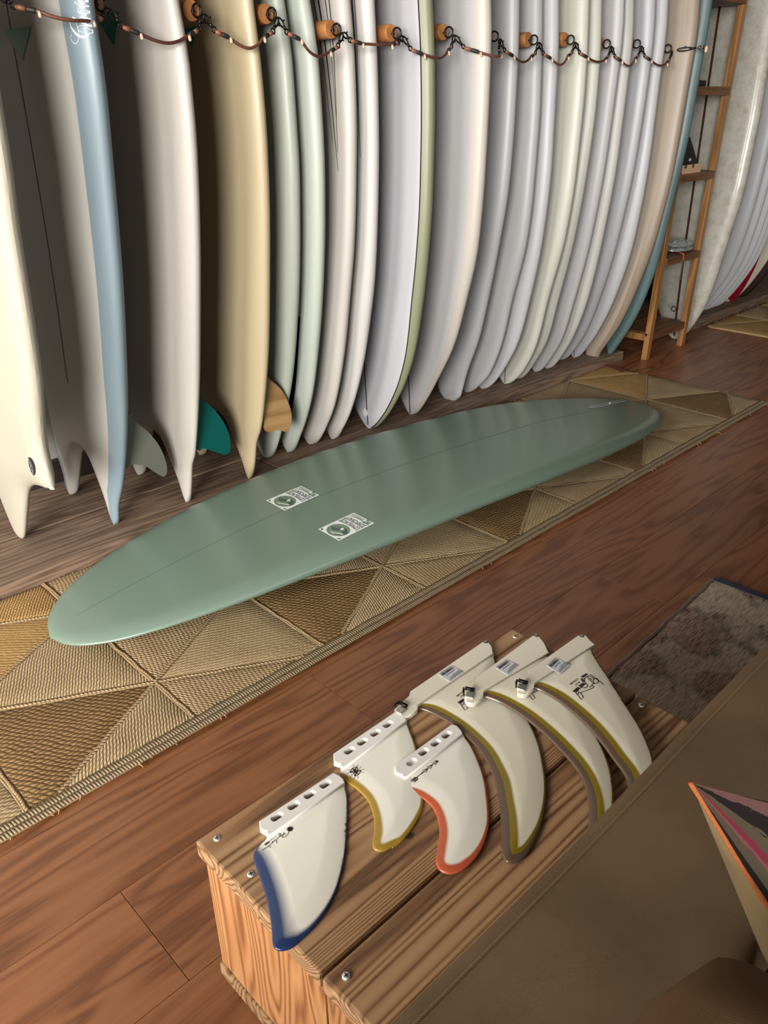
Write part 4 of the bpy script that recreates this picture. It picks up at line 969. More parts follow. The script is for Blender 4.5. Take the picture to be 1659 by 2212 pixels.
# ---------------------------------------------------------------- fins on the crate
def c1(pts): return [(400+x/2.765, 1600+y/2.765) for x, y in pts]
def c2(pts): return [(840+x/2.765, 1350+y/2.765) for x, y in pts]
def tint_mat(col, second, mat, soft):
    key = 'tint%r%r%s' % (col, second, mat)
    if key in M: return M[key]
    m, t, b, N, L = nt('tinted_fibreglass'); sset(b, roughness=.24, coat_weight=.4, coat_roughness=.12)
    at = N.new('ShaderNodeAttribute'); at.attribute_name = 'Tint'
    h = N.new('ShaderNodeMath'); h.operation = 'MULTIPLY'; h.inputs[1].default_value = 1/3; L.new(at.outputs['Fac'], h.inputs[0])
    wh = (.70, .69, .61, 1) if mat == 'fin' else (.60, .57, .46, 1)
    if second: r = ramp(N, [(0, col), (.52/3, col), (.56/3, second), (.95/3, second), (1.15/3, wh)])
    else: r = ramp(N, [(0, col), (.85/3, col), ((.85+soft)/3, wh)])
    L.new(h.outputs[0], r.inputs[0]); L.new(r.outputs[0], b.inputs['Base Color']); M[key] = m; return m
def fin_blade(root, px, zbase, th, widths, colr, second=None, mat='fin', tilt=0.0, n=5, soft=.35):
    """foiled blade from a photo outline; the tint follows the distance from the edge over the band width there"""
    if len(px) != len(widths): print("MISMATCH", len(px), len(widths), colr)
    while len(widths) > len(px): widths = widths[:8]+widths[9:]
    P = [on_z(x, y, zbase+th*.5) for x, y in px]; P = [Vector((p.x, p.y, 0)) for p in P]
    O = crom(P, n, closed=True); Wd = [max(.0006, w_.x) for w_ in crom([(w_, 0, 0) for w_ in widths], n, closed=True)]
    m = len(O); ON = np.array([(p.x, p.y) for p in O]); OB = np.roll(ON, -1, 0); WN = np.array(Wd); WB = np.roll(WN, -1)
    dd = OB-ON; LL = (dd**2).sum(1)+1e-12
    def dist(x, y):
        q = np.array((x, y)); t = np.clip(((q-ON)*dd).sum(1)/LL, 0, 1); e = np.sqrt(((ON+dd*t[:, None]-q)**2).sum(1))
        return float(e.min()), float((e/(WN+(WB-WN)*t)).min())
    def inside(x, y):
        a = (ON[:, 1] > y) != (OB[:, 1] > y); xx = ON[:, 0]+(y-ON[:, 1])/(OB[:, 1]-ON[:, 1]+1e-15)*dd[:, 0]; return bool((a & (x < xx)).sum() % 2)
    zf = lambda y: tilt*max(0, y-.42)
    def top(d): return th*(.42+.58*min(1, d/.026)**.62)
    V2 = [Vector((p.x, p.y)) for p in O]; E_ = [(i, (i+1) % m) for i in range(m)]
    lo, hi = ON.min(0), ON.max(0); g = .0034; r = 0; y = lo[1]
    for i in range(m):
        t_ = (OB[i]-ON[i-1]); t_ = t_/(np.linalg.norm(t_)+1e-12)
        for sg in (1, -1):
            for of in (.0012, .0028):
                q_ = ON[i]+of*sg*np.array((-t_[1], t_[0]))
                if inside(*q_) and dist(*q_)[0] > of*.85: V2.append(Vector((float(q_[0]), float(q_[1]))))
    while y < hi[1]:
        x = lo[0]+(g/2 if r % 2 else 0)
        while x < hi[0]:
            if inside(x, y) and dist(x, y)[0] > .0042: V2.append(Vector((x, y)))
            x += g
        y += g*.87; r += 1
    vs, es, fs_, *_ = delaunay_2d_cdt(V2, E_, [], 1, 1e-7)
    info = [dist(v.x, v.y) for v in vs]; tint = [min(3.0, w_) for d, w_ in info]
    for nm, sel, mm in (('tinted_edge', lambda t: t < 1.3, tint_mat(colr, second, mat, soft)), ('blade', lambda t: t >= 1.3, tint_mat(colr, second, mat, soft))):
        bm = bmesh.new(); ly_ = bm.verts.layers.float.new('Tint'); mp = {}
        def vert(i):
            if i not in mp: mp[i] = bm.verts.new((vs[i].x, vs[i].y, zbase+top(info[i][0])+zf(vs[i].y))); mp[i][ly_] = tint[i]
            return mp[i]
        for f in fs_:
            if not inside(sum(vs[i].x for i in f)/3, sum(vs[i].y for i in f)/3): continue
            if sel(sum(tint[i] for i in f)/3): bm.faces.new([vert(i) for i in f])
        if nm == 'tinted_edge':
            a_ = [bm.verts.new((p.x, p.y, zbase+top(0)+zf(p.y))) for p in O]; b_ = [bm.verts.new((p.x, p.y, zbase+zf(p.y))) for p in O]
            for i in range(m): bm.faces.new((a_[i], a_[(i+1) % m], b_[(i+1) % m], b_[i]))
            bm.normal_update(); bmesh.ops.remove_doubles(bm, verts=bm.verts, dist=1e-6)
        from_bm(nm, bm, mm, root, True)
    return lambda x, y, l=.0005: (lambda p: Vector((p.x, p.y, zbase+top(dist(p.x, p.y)[0])+zf(p.y)+l)))(on_z(x, y, zbase+th*.9+zf(.5)))
def slot(px0, ang, l, w_, z):
    p = on_z(px0[0], px0[1], z); return [(p.x+a*math.cos(ang)-b*math.sin(ang), p.y+a*math.sin(ang)+b*math.cos(ang)) for a, b in rrect(l, w_, w_*.45, 4)]
def fut_tab(root, px, holes, zb=CT, th=.009):
    P = [on_z(x, y, zb+th*.9) for x, y in px]; d = on_z(*holes[-1], zb+th)-on_z(*holes[0], zb+th); ang = math.atan2(d.y, d.x)
    return flat('fin_tab', [(p.x, p.y) for p in P], [slot(h, ang, .0178, .0105, zb+th) for h in holes], th, M['tabw'], root, bev=.0012, fn=lambda p: Vector((p.x, p.y, zb+p.z)))
# fin 1, blue
f1 = empty('surfboard_fin', on_z(650, 1850, CT)); tag(f1, 'large white keel fin with dark blue edge at the near end of the crate', 'fin', 'surfboard fins on the crate')
T1 = fin_blade(f1, c1([(490, 520), (600, 448), (720, 372), (830, 305), (940, 240), (958, 290), (970, 360), (968, 520), (952, 700), (912, 870), (850, 1000), (765, 1115), (690, 1185), (640, 1228), (590, 1246), (545, 1242), (522, 1212), (518, 1150), (508, 1060), (488, 950), (458, 850), (424, 752), (407, 700), (416, 660), (445, 620), (475, 590), (493, 560)]), CT, .006,
   [.0006, .0006, .0006, .0006, .0006, .0008, .001, .001, .0012, .0016, .002, .003, .005, .010, .0125, .0135, .0135, .013, .0125, .012, .012, .0115, .009, .003, .0008, .0008, .0008], srgb(44, 68, 118), soft=1.3)
fut_tab(f1, c1([(447, 485), (452, 522), (482, 538), (492, 530), (490, 555), (506, 562), (948, 252), (940, 232), (918, 212), (884, 197)]), c1([(548, 453), (648, 386), (744, 321), (838, 259)]))
def strokes(T, root, polys, wd, mat, name, label=None, sm=True):
    bm = bmesh.new()
    for pts in polys:
        dp = crom([(a, b, 0) for a, b in pts], 4) if (sm and len(pts) > 2) else [Vector((a, b, 0)) for a, b in pts]
        ribbon(bm, [T(p.x, p.y) for p in dp], wd, (0, 0, 1))
    o = from_bm(name, bm, mat, root)
    if label: o['label'] = label
    return o
def s5(pts): return [(540+x/13.825, 1760+y/13.825) for x, y in pts]
def word(T, root, s, a, b, size, mat, name, up=1, bold=0):
    A, B_ = T(*a), T(*b); ux = B_-A; uy = Vector((0, 0, 1)).cross(ux)*up; bm = bmesh.new(); put_text(bm, s, size, (A+B_)/2+Vector((0, 0, .0002)), ux, uy, bold, ux.length); return from_bm(name, bm, mat, root)
bm = bmesh.new(); pc = T1(*s5([(1195, 443)])[0]); bm.faces.new([bm.verts.new(pc+Vector((.0036*math.cos(2*PI*k/20), .0036*math.sin(2*PI*k/20), 0))) for k in range(20)]); from_bm('printed_dot', bm, M['black'], f1)
strokes(T1, f1, [s5(q) for q in ([(1155, 520), (1150, 560), (1100, 630), (1030, 680), (970, 685), (965, 650), (1000, 600), (1010, 560)], [(990, 545), (1025, 575), (1060, 605)], [(1000, 590), (940, 620), (900, 660), (880, 620), (850, 590), (860, 560), (895, 555), (915, 590), (925, 640), (905, 655)],
   [(900, 655), (870, 660), (850, 690), (830, 690), (810, 720), (785, 735)], [(800, 855), (790, 800), (770, 755), (740, 750), (720, 780), (700, 790), (680, 830), (670, 800), (690, 790), (650, 840), (620, 870), (610, 895)], [(608, 990), (590, 940), (575, 905), (560, 930), (540, 950), (520, 950), (500, 975), (470, 975), (440, 1015), (420, 1010), (390, 1030), (365, 1065)])],
   .0007, M['black'], 'printed_signature')
word(T1, f1, 'by TRUE', *s5([(785, 632), (610, 745)]), .0035, M['black'], 'printed_words', up=1); word(T1, f1, 'AMES', *s5([(582, 785), (430, 890)]), .0035, M['black'], 'printed_words', bold=.0002)
# fin 2, yellow
f2 = empty('surfboard_fin', on_z(830, 1690, CT)); tag(f2, 'white fin with mustard yellow edge behind the blue edged fin', 'fin', 'surfboard fins on the crate')
yel = c1([(935, 150), (1030, 82), (1120, 20)])+c2([(60, 560), (98, 572)])+c2([(130, 640), (160, 720), (188, 830), (205, 950), (204, 1060), (190, 1120), (140, 1210), (80, 1285), (20, 1326)])+c1([(1275, 607), (1200, 648), (1160, 655), (1126, 640), (1120, 600), (1130, 540), (1125, 450), (1092, 355), (1030, 288), (960, 240), (905, 212), (915, 188), (935, 165)])
T2 = fin_blade(f2, yel, CT, .0055, [.0008, .0008, .0008, .0008, .001, .002, .0025, .003, .003, .003, .003, .004, .0045, .005, .0055, .006, .0075, .009, .010, .010, .010, .009, .0085, .0085, .0085, .007, .002, .0008], srgb(196, 160, 62), soft=.4)
fut_tab(f2, [(722, 1629), (723, 1645), (733, 1649), (737, 1643), (737, 1655), (743, 1657), (877, 1557), (871, 1546), (853, 1540)], [(755, 1621), (783, 1602), (811, 1583), (838, 1564)])
def s6(pts): return [(720+x/6.9125, 1630+y/6.9125) for x, y in pts]
strokes(T2, f2, [s6(q) for q in ([(245, 265), (285, 205), (348, 183), (365, 235), (415, 245), (375, 300), (322, 325), (305, 275), (245, 265)], [(245, 265), (365, 235)], [(285, 205), (375, 300)], [(348, 183), (305, 275)], [(322, 325), (365, 235)], [(330, 210), (290, 250), (340, 250), (380, 260)], [(300, 225), (320, 255), (345, 290)], [(415, 245), (305, 275)])], .0012, M['ink'], 'printed_gem', sm=False)
strokes(T2, f2, [s6(q) for q in ([(295, 152), (305, 180)], [(368, 148), (357, 172)], [(415, 187), (382, 215)], [(462, 225), (432, 238)], [(447, 275), (418, 268)], [(362, 325), (370, 350)], [(318, 335), (305, 358)], [(288, 292), (252, 326)], [(232, 272), (198, 285)], [(252, 226), (212, 222)])], .0006, M['ink'], 'printed_rays', sm=False)
# fin 3, orange
f3 = empty('surfboard_fin', on_z(950, 1750, CT)); tag(f3, 'white fin with coral orange edge and small arrow drawing', 'fin', 'surfboard fins on the crate')
ora = c2([(115, 885), (200, 825), (320, 737), (430, 652), (462, 680), (500, 735), (545, 835), (576, 930), (595, 1050), (600, 1170), (580, 1270), (540, 1358), (490, 1418), (430, 1463), (360, 1480), (305, 1460), (281, 1410), (290, 1340), (302, 1250), (296, 1170), (265, 1090), (210, 1038), (150, 1008), (88, 982), (96, 955), (108, 925)])
T3 = fin_blade(f3, ora, CT+.0005, .006, [.0008, .0008, .0008, .0012, .0015, .002, .002, .0025, .003, .003, .004, .0055, .007, .0085, .010, .0105, .010, .010, .010, .0095, .009, .0085, .0085, .006, .002, .0008], srgb(226, 112, 74), soft=.4)
fut_tab(f3, c2([(40, 845), (45, 878), (72, 890), (82, 874), (84, 902), (100, 908), (436, 652), (430, 636), (404, 606), (375, 598)]), c2([(137, 818), (208, 757), (280, 703), (345, 655)]))
strokes(T3, f3, [s6(q) for q in ([(1165, 400), (1240, 340), (1330, 272), (1410, 205), (1480, 150), (1560, 90)], [(1515, 80), (1550, 95), (1570, 115)], [(1560, 90), (1465, 118), (1525, 155), (1560, 90)], [(1480, 150), (1390, 180), (1450, 215), (1480, 150)], [(1410, 205), (1325, 235), (1385, 268), (1410, 205)], [(1305, 280), (1335, 285)], [(1320, 262), (1350, 265)], [(1258, 345), (1205, 335), (1155, 378), (1190, 375), (1210, 412), (1258, 370), (1258, 345)], [(1225, 340), (1180, 378)], [(1240, 345), (1200, 385)], [(1258, 355), (1212, 395)])], .0009, M['ink'], 'printed_arrow', sm=False)
# three single fins, each lying partly over the one before it
brn, ylw = srgb(112, 92, 76), srgb(150, 130, 30)
def single(label, outl, wd, zb, tilt, tab, pin, bolt, th=.0075):
    r = empty('surfboard_fin', on_z(outl[0][0], outl[0][1], CT)); tag(r, label, 'fin', 'surfboard fins on the crate')
    T = fin_blade(r, outl, zb, th, wd, brn, ylw, mat='fin_warm', tilt=tilt)
    zf = lambda p: tilt*max(0, p.y-.42)
    P = [on_z(x, y, zb+th+.003) for x, y in tab]
    flat('fin_tab', [(p.x, p.y) for p in P], [], .0085, M['fin_warm'], r, bev=.0012, fn=lambda p: Vector((p.x, p.y, zb+.0006+p.z+zf(p))))
    # roll pin and spring clip at the back of the tab, hex bolt at the front
    a, b = T(*pin[0], .002), T(*pin[1], .002); d = (b-a).normalized(); s = Vector((-d.y, d.x, 0))
    bm = bmesh.new(); box(bm, (-.006, -.0062, -.0035), (.006, .0062, .0035), .0012)
    Mx = Matrix((d, s, Vector((0, 0, 1)))).transposed()
    for v in bm.verts: v.co = (a+b)/2+Mx @ v.co
    from_bm('spring_clip', bm, M['nickel'], r)
    bm = bmesh.new(); tube(bm, [a+s*.011-d*.004+Vector((0, 0, .004)), a+s*.011+d*.010+Vector((0, 0, .004))], [.0028, .0028], 10); tube(bm, [a+s*.012-d*.006+Vector((0, 0, .003)), a+s*.005-d*.006+Vector((0, 0, .004)), a-s*.002-d*.004+Vector((0, 0, 0))], .0016, 6); from_bm('roll_pin', bm, M['iron'], r, True)
    c_ = T(*bolt, .002); bm = bmesh.new(); tube(bm, [c_+Vector((0, 0, -.003)), c_+Vector((0, 0, .0015)), c_+Vector((0, 0, .0025))], [.0042, .0042, .003], 6); tube(bm, [c_+Vector((0, 0, .0025)), c_+Vector((0, 0, .004))], .0018, 8); from_bm('bolt', bm, M['chrome'], r)
    return r, T
A_o = c2([(110, 490), (300, 355), (480, 240), (615, 150), (640, 225), (700, 335), (765, 440), (820, 538), (872, 640), (906, 735), (928, 840), (940, 940), (938, 1050), (915, 1180), (870, 1288), (822, 1368), (770, 1405), (720, 1415), (688, 1392), (671, 1330), (671, 1250), (668, 1150), (657, 1050), (640, 950), (608, 860), (560, 770), (500, 700), (430, 632), (350, 572), (250, 518), (170, 492)])
A_w = [.001, .001, .001, .001, .002, .002, .0025, .003, .003, .003, .003, .003, .0035, .005, .007, .010, .014, .017, .019, .0195, .0195, .019, .018, .018, .017, .0165, .016, .015, .014, .013, .006]
fA, TA = single('largest cream single fin with brown and olive edge, left of the three', A_o, A_w, CT, .0, c2([(38, 497), (60, 530), (100, 545), (165, 500), (170, 470), (618, 165), (612, 125), (590, 96), (562, 98), (132, 392), (124, 420)]), [c2([(48, 510)])[0], c2([(95, 535)])[0]], c2([(577, 110)])[0])
B_o = c2([(545, 395), (680, 300), (800, 222), (925, 140), (960, 215), (1030, 320), (1110, 430), (1190, 560), (1265, 700), (1320, 840), (1345, 980), (1345, 1120), (1318, 1240), (1278, 1330), (1225, 1370), (1195, 1350), (1188, 1250), (1196, 1150), (1196, 1070), (1180, 980), (1150, 905), (1100, 828), (1030, 748), (950, 668), (850, 582), (750, 512), (650, 460), (555, 425)])
B_w = [.001, .001, .001, .001, .002, .002, .0025, .003, .003, .003, .003, .004, .006, .009, .013, .016, .018, .018, .0175, .017, .0165, .016, .016, .0155, .015, .014, .013, .010]
fB, TB = single('middle cream single fin with brown and olive edge, overlapping the largest', B_o, B_w, CT+.0078, .022, c2([(455, 440), (470, 466), (505, 470), (560, 425), (560, 400), (950, 170), (925, 115), (890, 72), (858, 74), (527, 322), (522, 350), (505, 372)]), [c2([(465, 435)])[0], c2([(500, 440)])[0]], c2([(877, 80)])[0])
C_o = c2([(850, 350), (970, 270), (1090, 195), (1195, 120), (1222, 185), (1290, 285), (1362, 392), (1440, 510), (1500, 605), (1548, 705), (1580, 800), (1590, 900), (1570, 990), (1525, 1060), (1478, 1080), (1450, 1050), (1432, 970), (1410, 890), (1345, 800), (1282, 712), (1200, 612), (1100, 520), (1000, 445), (900, 392), (858, 378)])
C_w = [.001, .001, .001, .001, .002, .002, .0025, .003, .003, .003, .003, .005, .008, .012, .016, .018, .0175, .017, .0165, .0165, .016, .0155, .015, .013, .008]
fC, TC = single('right hand cream single fin with figure drawing, partly under the brown couch', C_o, C_w, CT+.0156, .03, c2([(770, 388), (775, 412), (812, 418), (862, 378), (865, 350), (1225, 120), (1200, 100), (1172, 68), (1132, 70), (838, 280), (834, 308), (820, 330)]), [c2([(778, 385)])[0], c2([(808, 392)])[0]], c2([(1150, 78)])[0])
def barcode(zb, tilt, root, cs):
    P = [on_z(x, y, zb+.0100+tilt*.2) for x, y in cs]
    for p in P: p.z = zb+.0098+tilt*max(0, p.y-.42)
    def q(u, v, l=0): return P[0]*(1-u)*(1-v)+P[1]*u*(1-v)+P[3]*(1-u)*v+P[2]*u*v+Vector((0, 0, l))
    bm = bmesh.new(); vs = []
    for (u, v) in ((.06, 0), (.94, 0), (1, .06), (1, .94), (.94, 1), (.06, 1), (0, .94), (0, .06)): vs.append(bm.verts.new(q(u, v)))
    bm.faces.new(vs); lo = [bm.verts.new(v.co-Vector((0, 0, .0008))) for v in vs]
    for i in range(8): bm.faces.new((vs[i], lo[i], lo[(i+1) % 8], vs[(i+1) % 8]))
    o = from_bm('barcode_label', bm, M['label'], root); o['label'] = 'white paper barcode label'
    bm = bmesh.new(); u = .08
    random.seed(3)
    while u < .9:
        w_ = random.choice((.012, .018, .03)); bm.faces.new([bm.verts.new(q(a, b, .0003)) for a, b in ((u, .14), (u+w_, .14), (u+w_, .34), (u, .34))]); u += w_+random.choice((.012, .02))
    for (v0, v1, a0, a1, st) in ((.06, .10, .1, .9, .07), (.44, .50, .2, .8, .09), (.68, .73, .45, .98, .06), (.78, .84, .2, .98, .07), (.88, .93, .1, .95, .06)):
        u = a0
        while u < a1: bm.faces.new([bm.verts.new(q(a, b, .0003)) for a, b in ((u, v0), (u+st*.6, v0), (u+st*.6, v1), (u, v1))]); u += st
    c_ = from_bm('barcode_print', bm, M['black'], None); c_.parent = o; c_.location = (0, 0, 0)
def s2(pts): return [(920+x/13.825, 1400+y/13.825) for x, y in pts]
def s3(pts): return [(1180+x/11.85, 1400+y/11.85) for x, y in pts]
def s7(pts): return [(1050+x/12.76, 1410+y/12.76) for x, y in pts]
barcode(CT, 0, fA, s2([(355, 770), (760, 505), (1130, 710), (710, 1000)])); barcode(CT+.0078, .022, fB, s7([(235, 385), (560, 165), (905, 330), (610, 600)])); barcode(CT+.0156, .03, fC, s3([(-5, 400), (235, 195), (605, 380), (350, 610)]))
fig = ([(1110, 680), (1200, 735), (1290, 795), (1380, 850), (1470, 915)], [(1090, 715), (1000, 760), (970, 820), (990, 890), (1050, 940), (1060, 970), (1020, 1015), (960, 1020), (905, 1010)], [(1020, 905), (900, 1000), (800, 1095)], [(1090, 715), (1060, 735), (1080, 790), (1140, 850), (1225, 915), (1195, 835), (1215, 790), (1150, 745), (1090, 715)], [(1215, 790), (1290, 775), (1330, 830), (1310, 890), (1225, 915)], [(1225, 915), (1160, 935), (1205, 975), (1200, 1015), (1050, 1080), (870, 1140)], [(1110, 1015), (1140, 975), (1180, 965)], [(1100, 770), (1150, 800), (1130, 830)])
leg_ = ([(870, 1140), (950, 1255), (900, 1320), (750, 1140)], [(750, 1140), (800, 1095), (835, 1140), (815, 1180), (780, 1175)])
txt = ([(1045, 665), (905, 755)], [(895, 780), (950, 880)], [(965, 900), (850, 985)], [(830, 1015), (700, 1120)])
strokes(TC, fC, [s3(q) for q in fig], .0012, M['ink'], 'printed_figure', 'black line drawing of a bending figure'); strokes(TC, fC, [s3(q) for q in leg_], .0012, M['ink'], 'printed_figure_leg', sm=False)
def wordbar(T, root, items, size, bold=.0005):
    bm = bmesh.new()
    for s, a, b in items:
        A, B_ = T(*a), T(*b); ux = B_-A; put_text(bm, s, size, (A+B_)/2+Vector((0, 0, .0002)), ux, Vector((0, 0, 1)).cross(ux), bold, ux.length)
    from_bm('printed_words', bm, M['ink'], root)
strokes(TC, fC, [s3(q) for A_, B_, n_ in (((1045, 668), (905, 757), 5), ((900, 785), (955, 878), 4), ((968, 905), (845, 990), 5)) for q in [[(A_[0]+(B_[0]-A_[0])*(k+.06)/n_, A_[1]+(B_[1]-A_[1])*(k+.06)/n_), (A_[0]+(B_[0]-A_[0])*(k+.86)/n_, A_[1]+(B_[1]-A_[1])*(k+.86)/n_)] for k in range(n_)]], .0042, M['ink'], 'printed_letter_blocks', sm=False)
wordbar(TC, fC, [('DESIGN', *s3([(835, 1018), (695, 1125)]))], .0052)
wordbar(TC, fC, [('by TRUE AMES', *s3([(805, 795), (605, 945)])), ('4A 8.5"', *s3([(850, 875), (730, 970)]))], .0038, .0001)
strokes(TA, fA, [s2(q) for q in ([(1240, 1650), (1170, 1680), (1245, 1805), (1165, 1880), (1030, 1680)], [(1030, 1680), (1110, 1600), (1135, 1670), (1085, 1720)])], .0012, M['ink'], 'printed_figure_leg', sm=False)
wordbar(TA, fA, [('DESIGN', *s2([(1140, 1550), (970, 1665)])), ], .0055); wordbar(TA, fA, [('by TRUE AMES', *s2([(1190, 1255), (910, 1465)])), ('10.0"', *s2([(1130, 1400), (1025, 1490)]))], .0038, .0001)
strokes(TB, fB, [s7(q) for q in ([(1460, 1050), (1255, 1140), (1345, 1265), (1285, 1320), (1130, 1140)], [(1130, 1140), (1190, 1080), (1215, 1150), (1180, 1180)], [(1300, 1010), (1190, 1080)])], .0012, M['ink'], 'printed_figure_leg', sm=False)
# ================================================================ COUCH, LOOSE CUSHION, PILLOW
def soft_box(name, lo, hi, r, mat, parent, seg=6, puff=0.0, n=8):
    bm = bmesh.new(); c_ = Vector([(lo[i]+hi[i])/2 for i in range(3)]); h = Vector([(hi[i]-lo[i])/2 for i in range(3)])
    bmesh.ops.create_cube(bm, size=2)
    bmesh.ops.subdivide_edges(bm, edges=bm.edges[:], cuts=n, use_grid_fill=True)
    for v in bm.verts:
        p = Vector((v.co.x*h.x, v.co.y*h.y, v.co.z*h.z)); q = Vector([max(-h[i]+r, min(h[i]-r, p[i])) for i in range(3)]); d = p-q
        # map the cube skin to a rounded box
        on = [abs(abs(v.co[i])-1) < 1e-5 for i in range(3)]
        if d.length > 1e-9: p = q+d.normalized()*r
        k = puff*(1-v.co.x**2)*(1-v.co.y**2)
        if on[2]: p.z += math.copysign(k, v.co.z)
        v.co = p
    o = from_bm(name, bm, mat, None, True, loc=c_); o.parent = parent; o.location = c_-parent.location; return o
couch = empty('couch', (.9, -.2, 0)); tag(couch, 'low brown canvas couch with stitched back edge in the near right corner', 'couch')
CZ = .36; CY1 = .300; CY0 = .112
bm = bmesh.new()
# back rest as an extruded cross-section with a flat chamfered front edge like the photo's stitched strip
sec = [(CY1, .001), (CY1+.001, .20), (CY1, CZ-.024), (CY1-.004, CZ-.013), (CY1-.012, CZ-.0045), (CY1-.020, CZ-.001), (CY1-.0225, CZ-.002), (CY1-.026, CZ+.0005), (CY1-.07, CZ+.004), ((CY0+CY1)/2, CZ+.005), (CY0+.03, CZ+.001), (CY0+.008, CZ-.008), (CY0, CZ-.02), (CY0, .001)]
xs_ = [-.45+i*.05 for i in range(53)]; V = [[bm.verts.new((x, y+.0015*math.sin(x*9), z+(.0025*math.sin(x*7+y*20) if z > .3 else 0))) for y, z in sec] for x in xs_]
for i in range(len(xs_)-1):
    for k in range(len(sec)): k2 = (k+1) % len(sec); bm.faces.new((V[i][k], V[i+1][k], V[i+1][k2], V[i][k2]))
bm.faces.new(V[0]); bm.faces.new(V[-1][::-1])
from_bm('back_rest', bm, M['couch'], couch, True)
bm = bmesh.new(); tube(bm, [(x, CY1-.0235+.0015*math.sin(x*9), CZ-.0005+.0025*math.sin(x*7+(CY1-.0235)*20)) for x in xs_], .0022, 6); from_bm('welt_seam', bm, M['couch_edge'], couch, True)['label'] = 'lighter stitched edge seam'
soft_box('seat', (-.45, -.62, .0), (2.05, .108, .215), .03, M['couch'], couch, n=14)
soft_box('added_shade_block', (-.62, -.76, .0), (-.46, -.17, .79), .05, M['couch'], couch, n=8)  # added out of view to shade the floor and right-hand fins
cu = empty('loose_cushion', (.05, .03, .21)); tag(cu, 'blurred brown back cushion with rounded corner at bottom edge of photo', 'cushion')
soft_box('cushion_cover', (-.5, -.09, .2165), (.385, .108, .598), .05, M['cushion'], cu, n=12, puff=.012)
# pillow
Cc = on_x(1492, 1690, .45); P2 = EYE+ray(1659, 1735)*((.64-CH)/ray(1659, 1735).z); e2 = (P2-Cc).normalized()
P1 = EYE+ray(1659, 2090)*(.60/ray(1659, 2090).x); e1 = (P1-Cc).normalized(); nn = e1.cross(e2).normalized()
if nn.dot(EYE-Cc) < 0: nn = -nn
S = .40
def uv_on(x, y):
    d = ray(x, y); q = EYE+d*((Cc-EYE).dot(nn)/d.dot(nn))-Cc; c_ = e1.dot(e2); a, b = q.dot(e1), q.dot(e2); return ((a-b*c_)/(1-c_*c_)/S, (b-a*c_)/(1-c_*c_)/S)
ku, kv = uv_on(1659, 1862); kk = ku/kv
pil = empty('throw_pillow', Cc+e1*S*.95+e2*S*.5); tag(pil, 'tan throw pillow with colourful striped woven front standing on the couch', 'pillow')
def pillow_pt(u, v, side):
    b_ = (max(0, 4*u*(1-u))**.6)*(max(0, 4*v*(1-v))**.6)*.045
    return Cc+e1*(S*u)+e2*(S*v)+nn*(side*b_)
mt, t, b, N, L = nt('striped_weave'); sset(b, roughness=.95, specular_ior_level=.1); uvn = N.new('ShaderNodeUVMap'); uvn.uv_map = 'UVMap'; sx = N.new('ShaderNodeSeparateXYZ')
nz = N.new('ShaderNodeTexNoise'); nz.inputs['Scale'].default_value = 45; L.new(uvn.outputs[0], nz.inputs[0])
ma = N.new('ShaderNodeMath'); ma.operation = 'MULTIPLY_ADD'; ma.inputs[1].default_value = .10; L.new(nz.outputs['Fac'], ma.inputs[0]); L.new(uvn.outputs[0], sx.inputs[0]); L.new(sx.outputs[0], ma.inputs[2])
r = ramp(N, [(0, srgb(86, 60, 58)), (.1, srgb(26, 20, 20)), (.22, srgb(72, 63, 50)), (.36, srgb(104, 36, 52)), (.46, srgb(108, 64, 64)), (.52, srgb(74, 65, 53)), (.78, srgb(24, 19, 17)), (.99, srgb(160, 84, 25))])
r.color_ramp.interpolation = 'CONSTANT'; L.new(ma.outputs[0], r.inputs[0]); L.new(r.outputs[0], b.inputs['Base Color'])
NB = 22
def pgrid(nm, f, side, mat):
    bm = bmesh.new(); uvl = bm.loops.layers.uv.new('UVMap'); V = [[bm.verts.new(pillow_pt(*f(i/NB, j/NB), side)) for j in range(NB+1)] for i in range(NB+1)]
    for i in range(NB):
        for j in range(NB):
            f_ = bm.faces.new((V[i][j], V[i][j+1], V[i+1][j+1], V[i+1][j]))
            for lp, (a, c) in zip(f_.loops, ((i, j), (i, j+1), (i+1, j+1), (i+1, j))): lp[uvl].uv = (a/NB, c/NB)
    bmesh.ops.remove_doubles(bm, verts=bm.verts, dist=1e-5)
    return from_bm(nm, bm, mat, pil, True)
pgrid('pillow_front', lambda a, c: (a*kk*c, c), 1, mt)
pgrid('pillow_back', lambda a, c: (kk*c+(1-kk*c)*a, c), 1, M['tan_cloth'])
pgrid('pillow_side', lambda a, c: (a, c), -1, M['tan_cloth'])
bm = bmesh.new(); tube(bm, [pillow_pt(kk*j/40, j/40, 1) for j in range(41)], .0024, 7); o = from_bm('orange_trim', bm, plain('orange_wool', srgb(160, 84, 25), .9, bump=.5, bscale=300), pil, True); o['label'] = 'orange wool trim'
# ================================================================ LADDER SHELF
lad = empty('ladder_shelf', (3.5, 1.85, 0)); tag(lad, 'honey wood ladder shelf with narrow steps standing right of the board rack', 'shelf')
def stile(x, y, k, top, nm='stile', w_=.034, d=.026):
    bm = bmesh.new(); pts = []
    for z in (0, top):
        for sx_, sy_ in ((-1, -1), (1, -1), (1, 1), (-1, 1)): pts.append(bm.verts.new((sx_*w_/2+k*z, sy_*d/2, z)))
    for a in range(4): b_ = (a+1) % 4; bm.faces.new((pts[a], pts[b_], pts[4+b_], pts[4+a]))
    bm.faces.new(pts[:4][::-1]); bm.faces.new(pts[4:]); bmesh.ops.bevel(bm, geom=bm.edges[:], offset=.002, segments=1, affect='EDGES')
    o = from_bm(nm, bm, M['ladder'], lad, loc=(0, 0, 0)); o.location = Vector((x, y, 0))-lad.location; return o
KX = .058
xl, xr, ly = 3.338, 3.668, 1.742
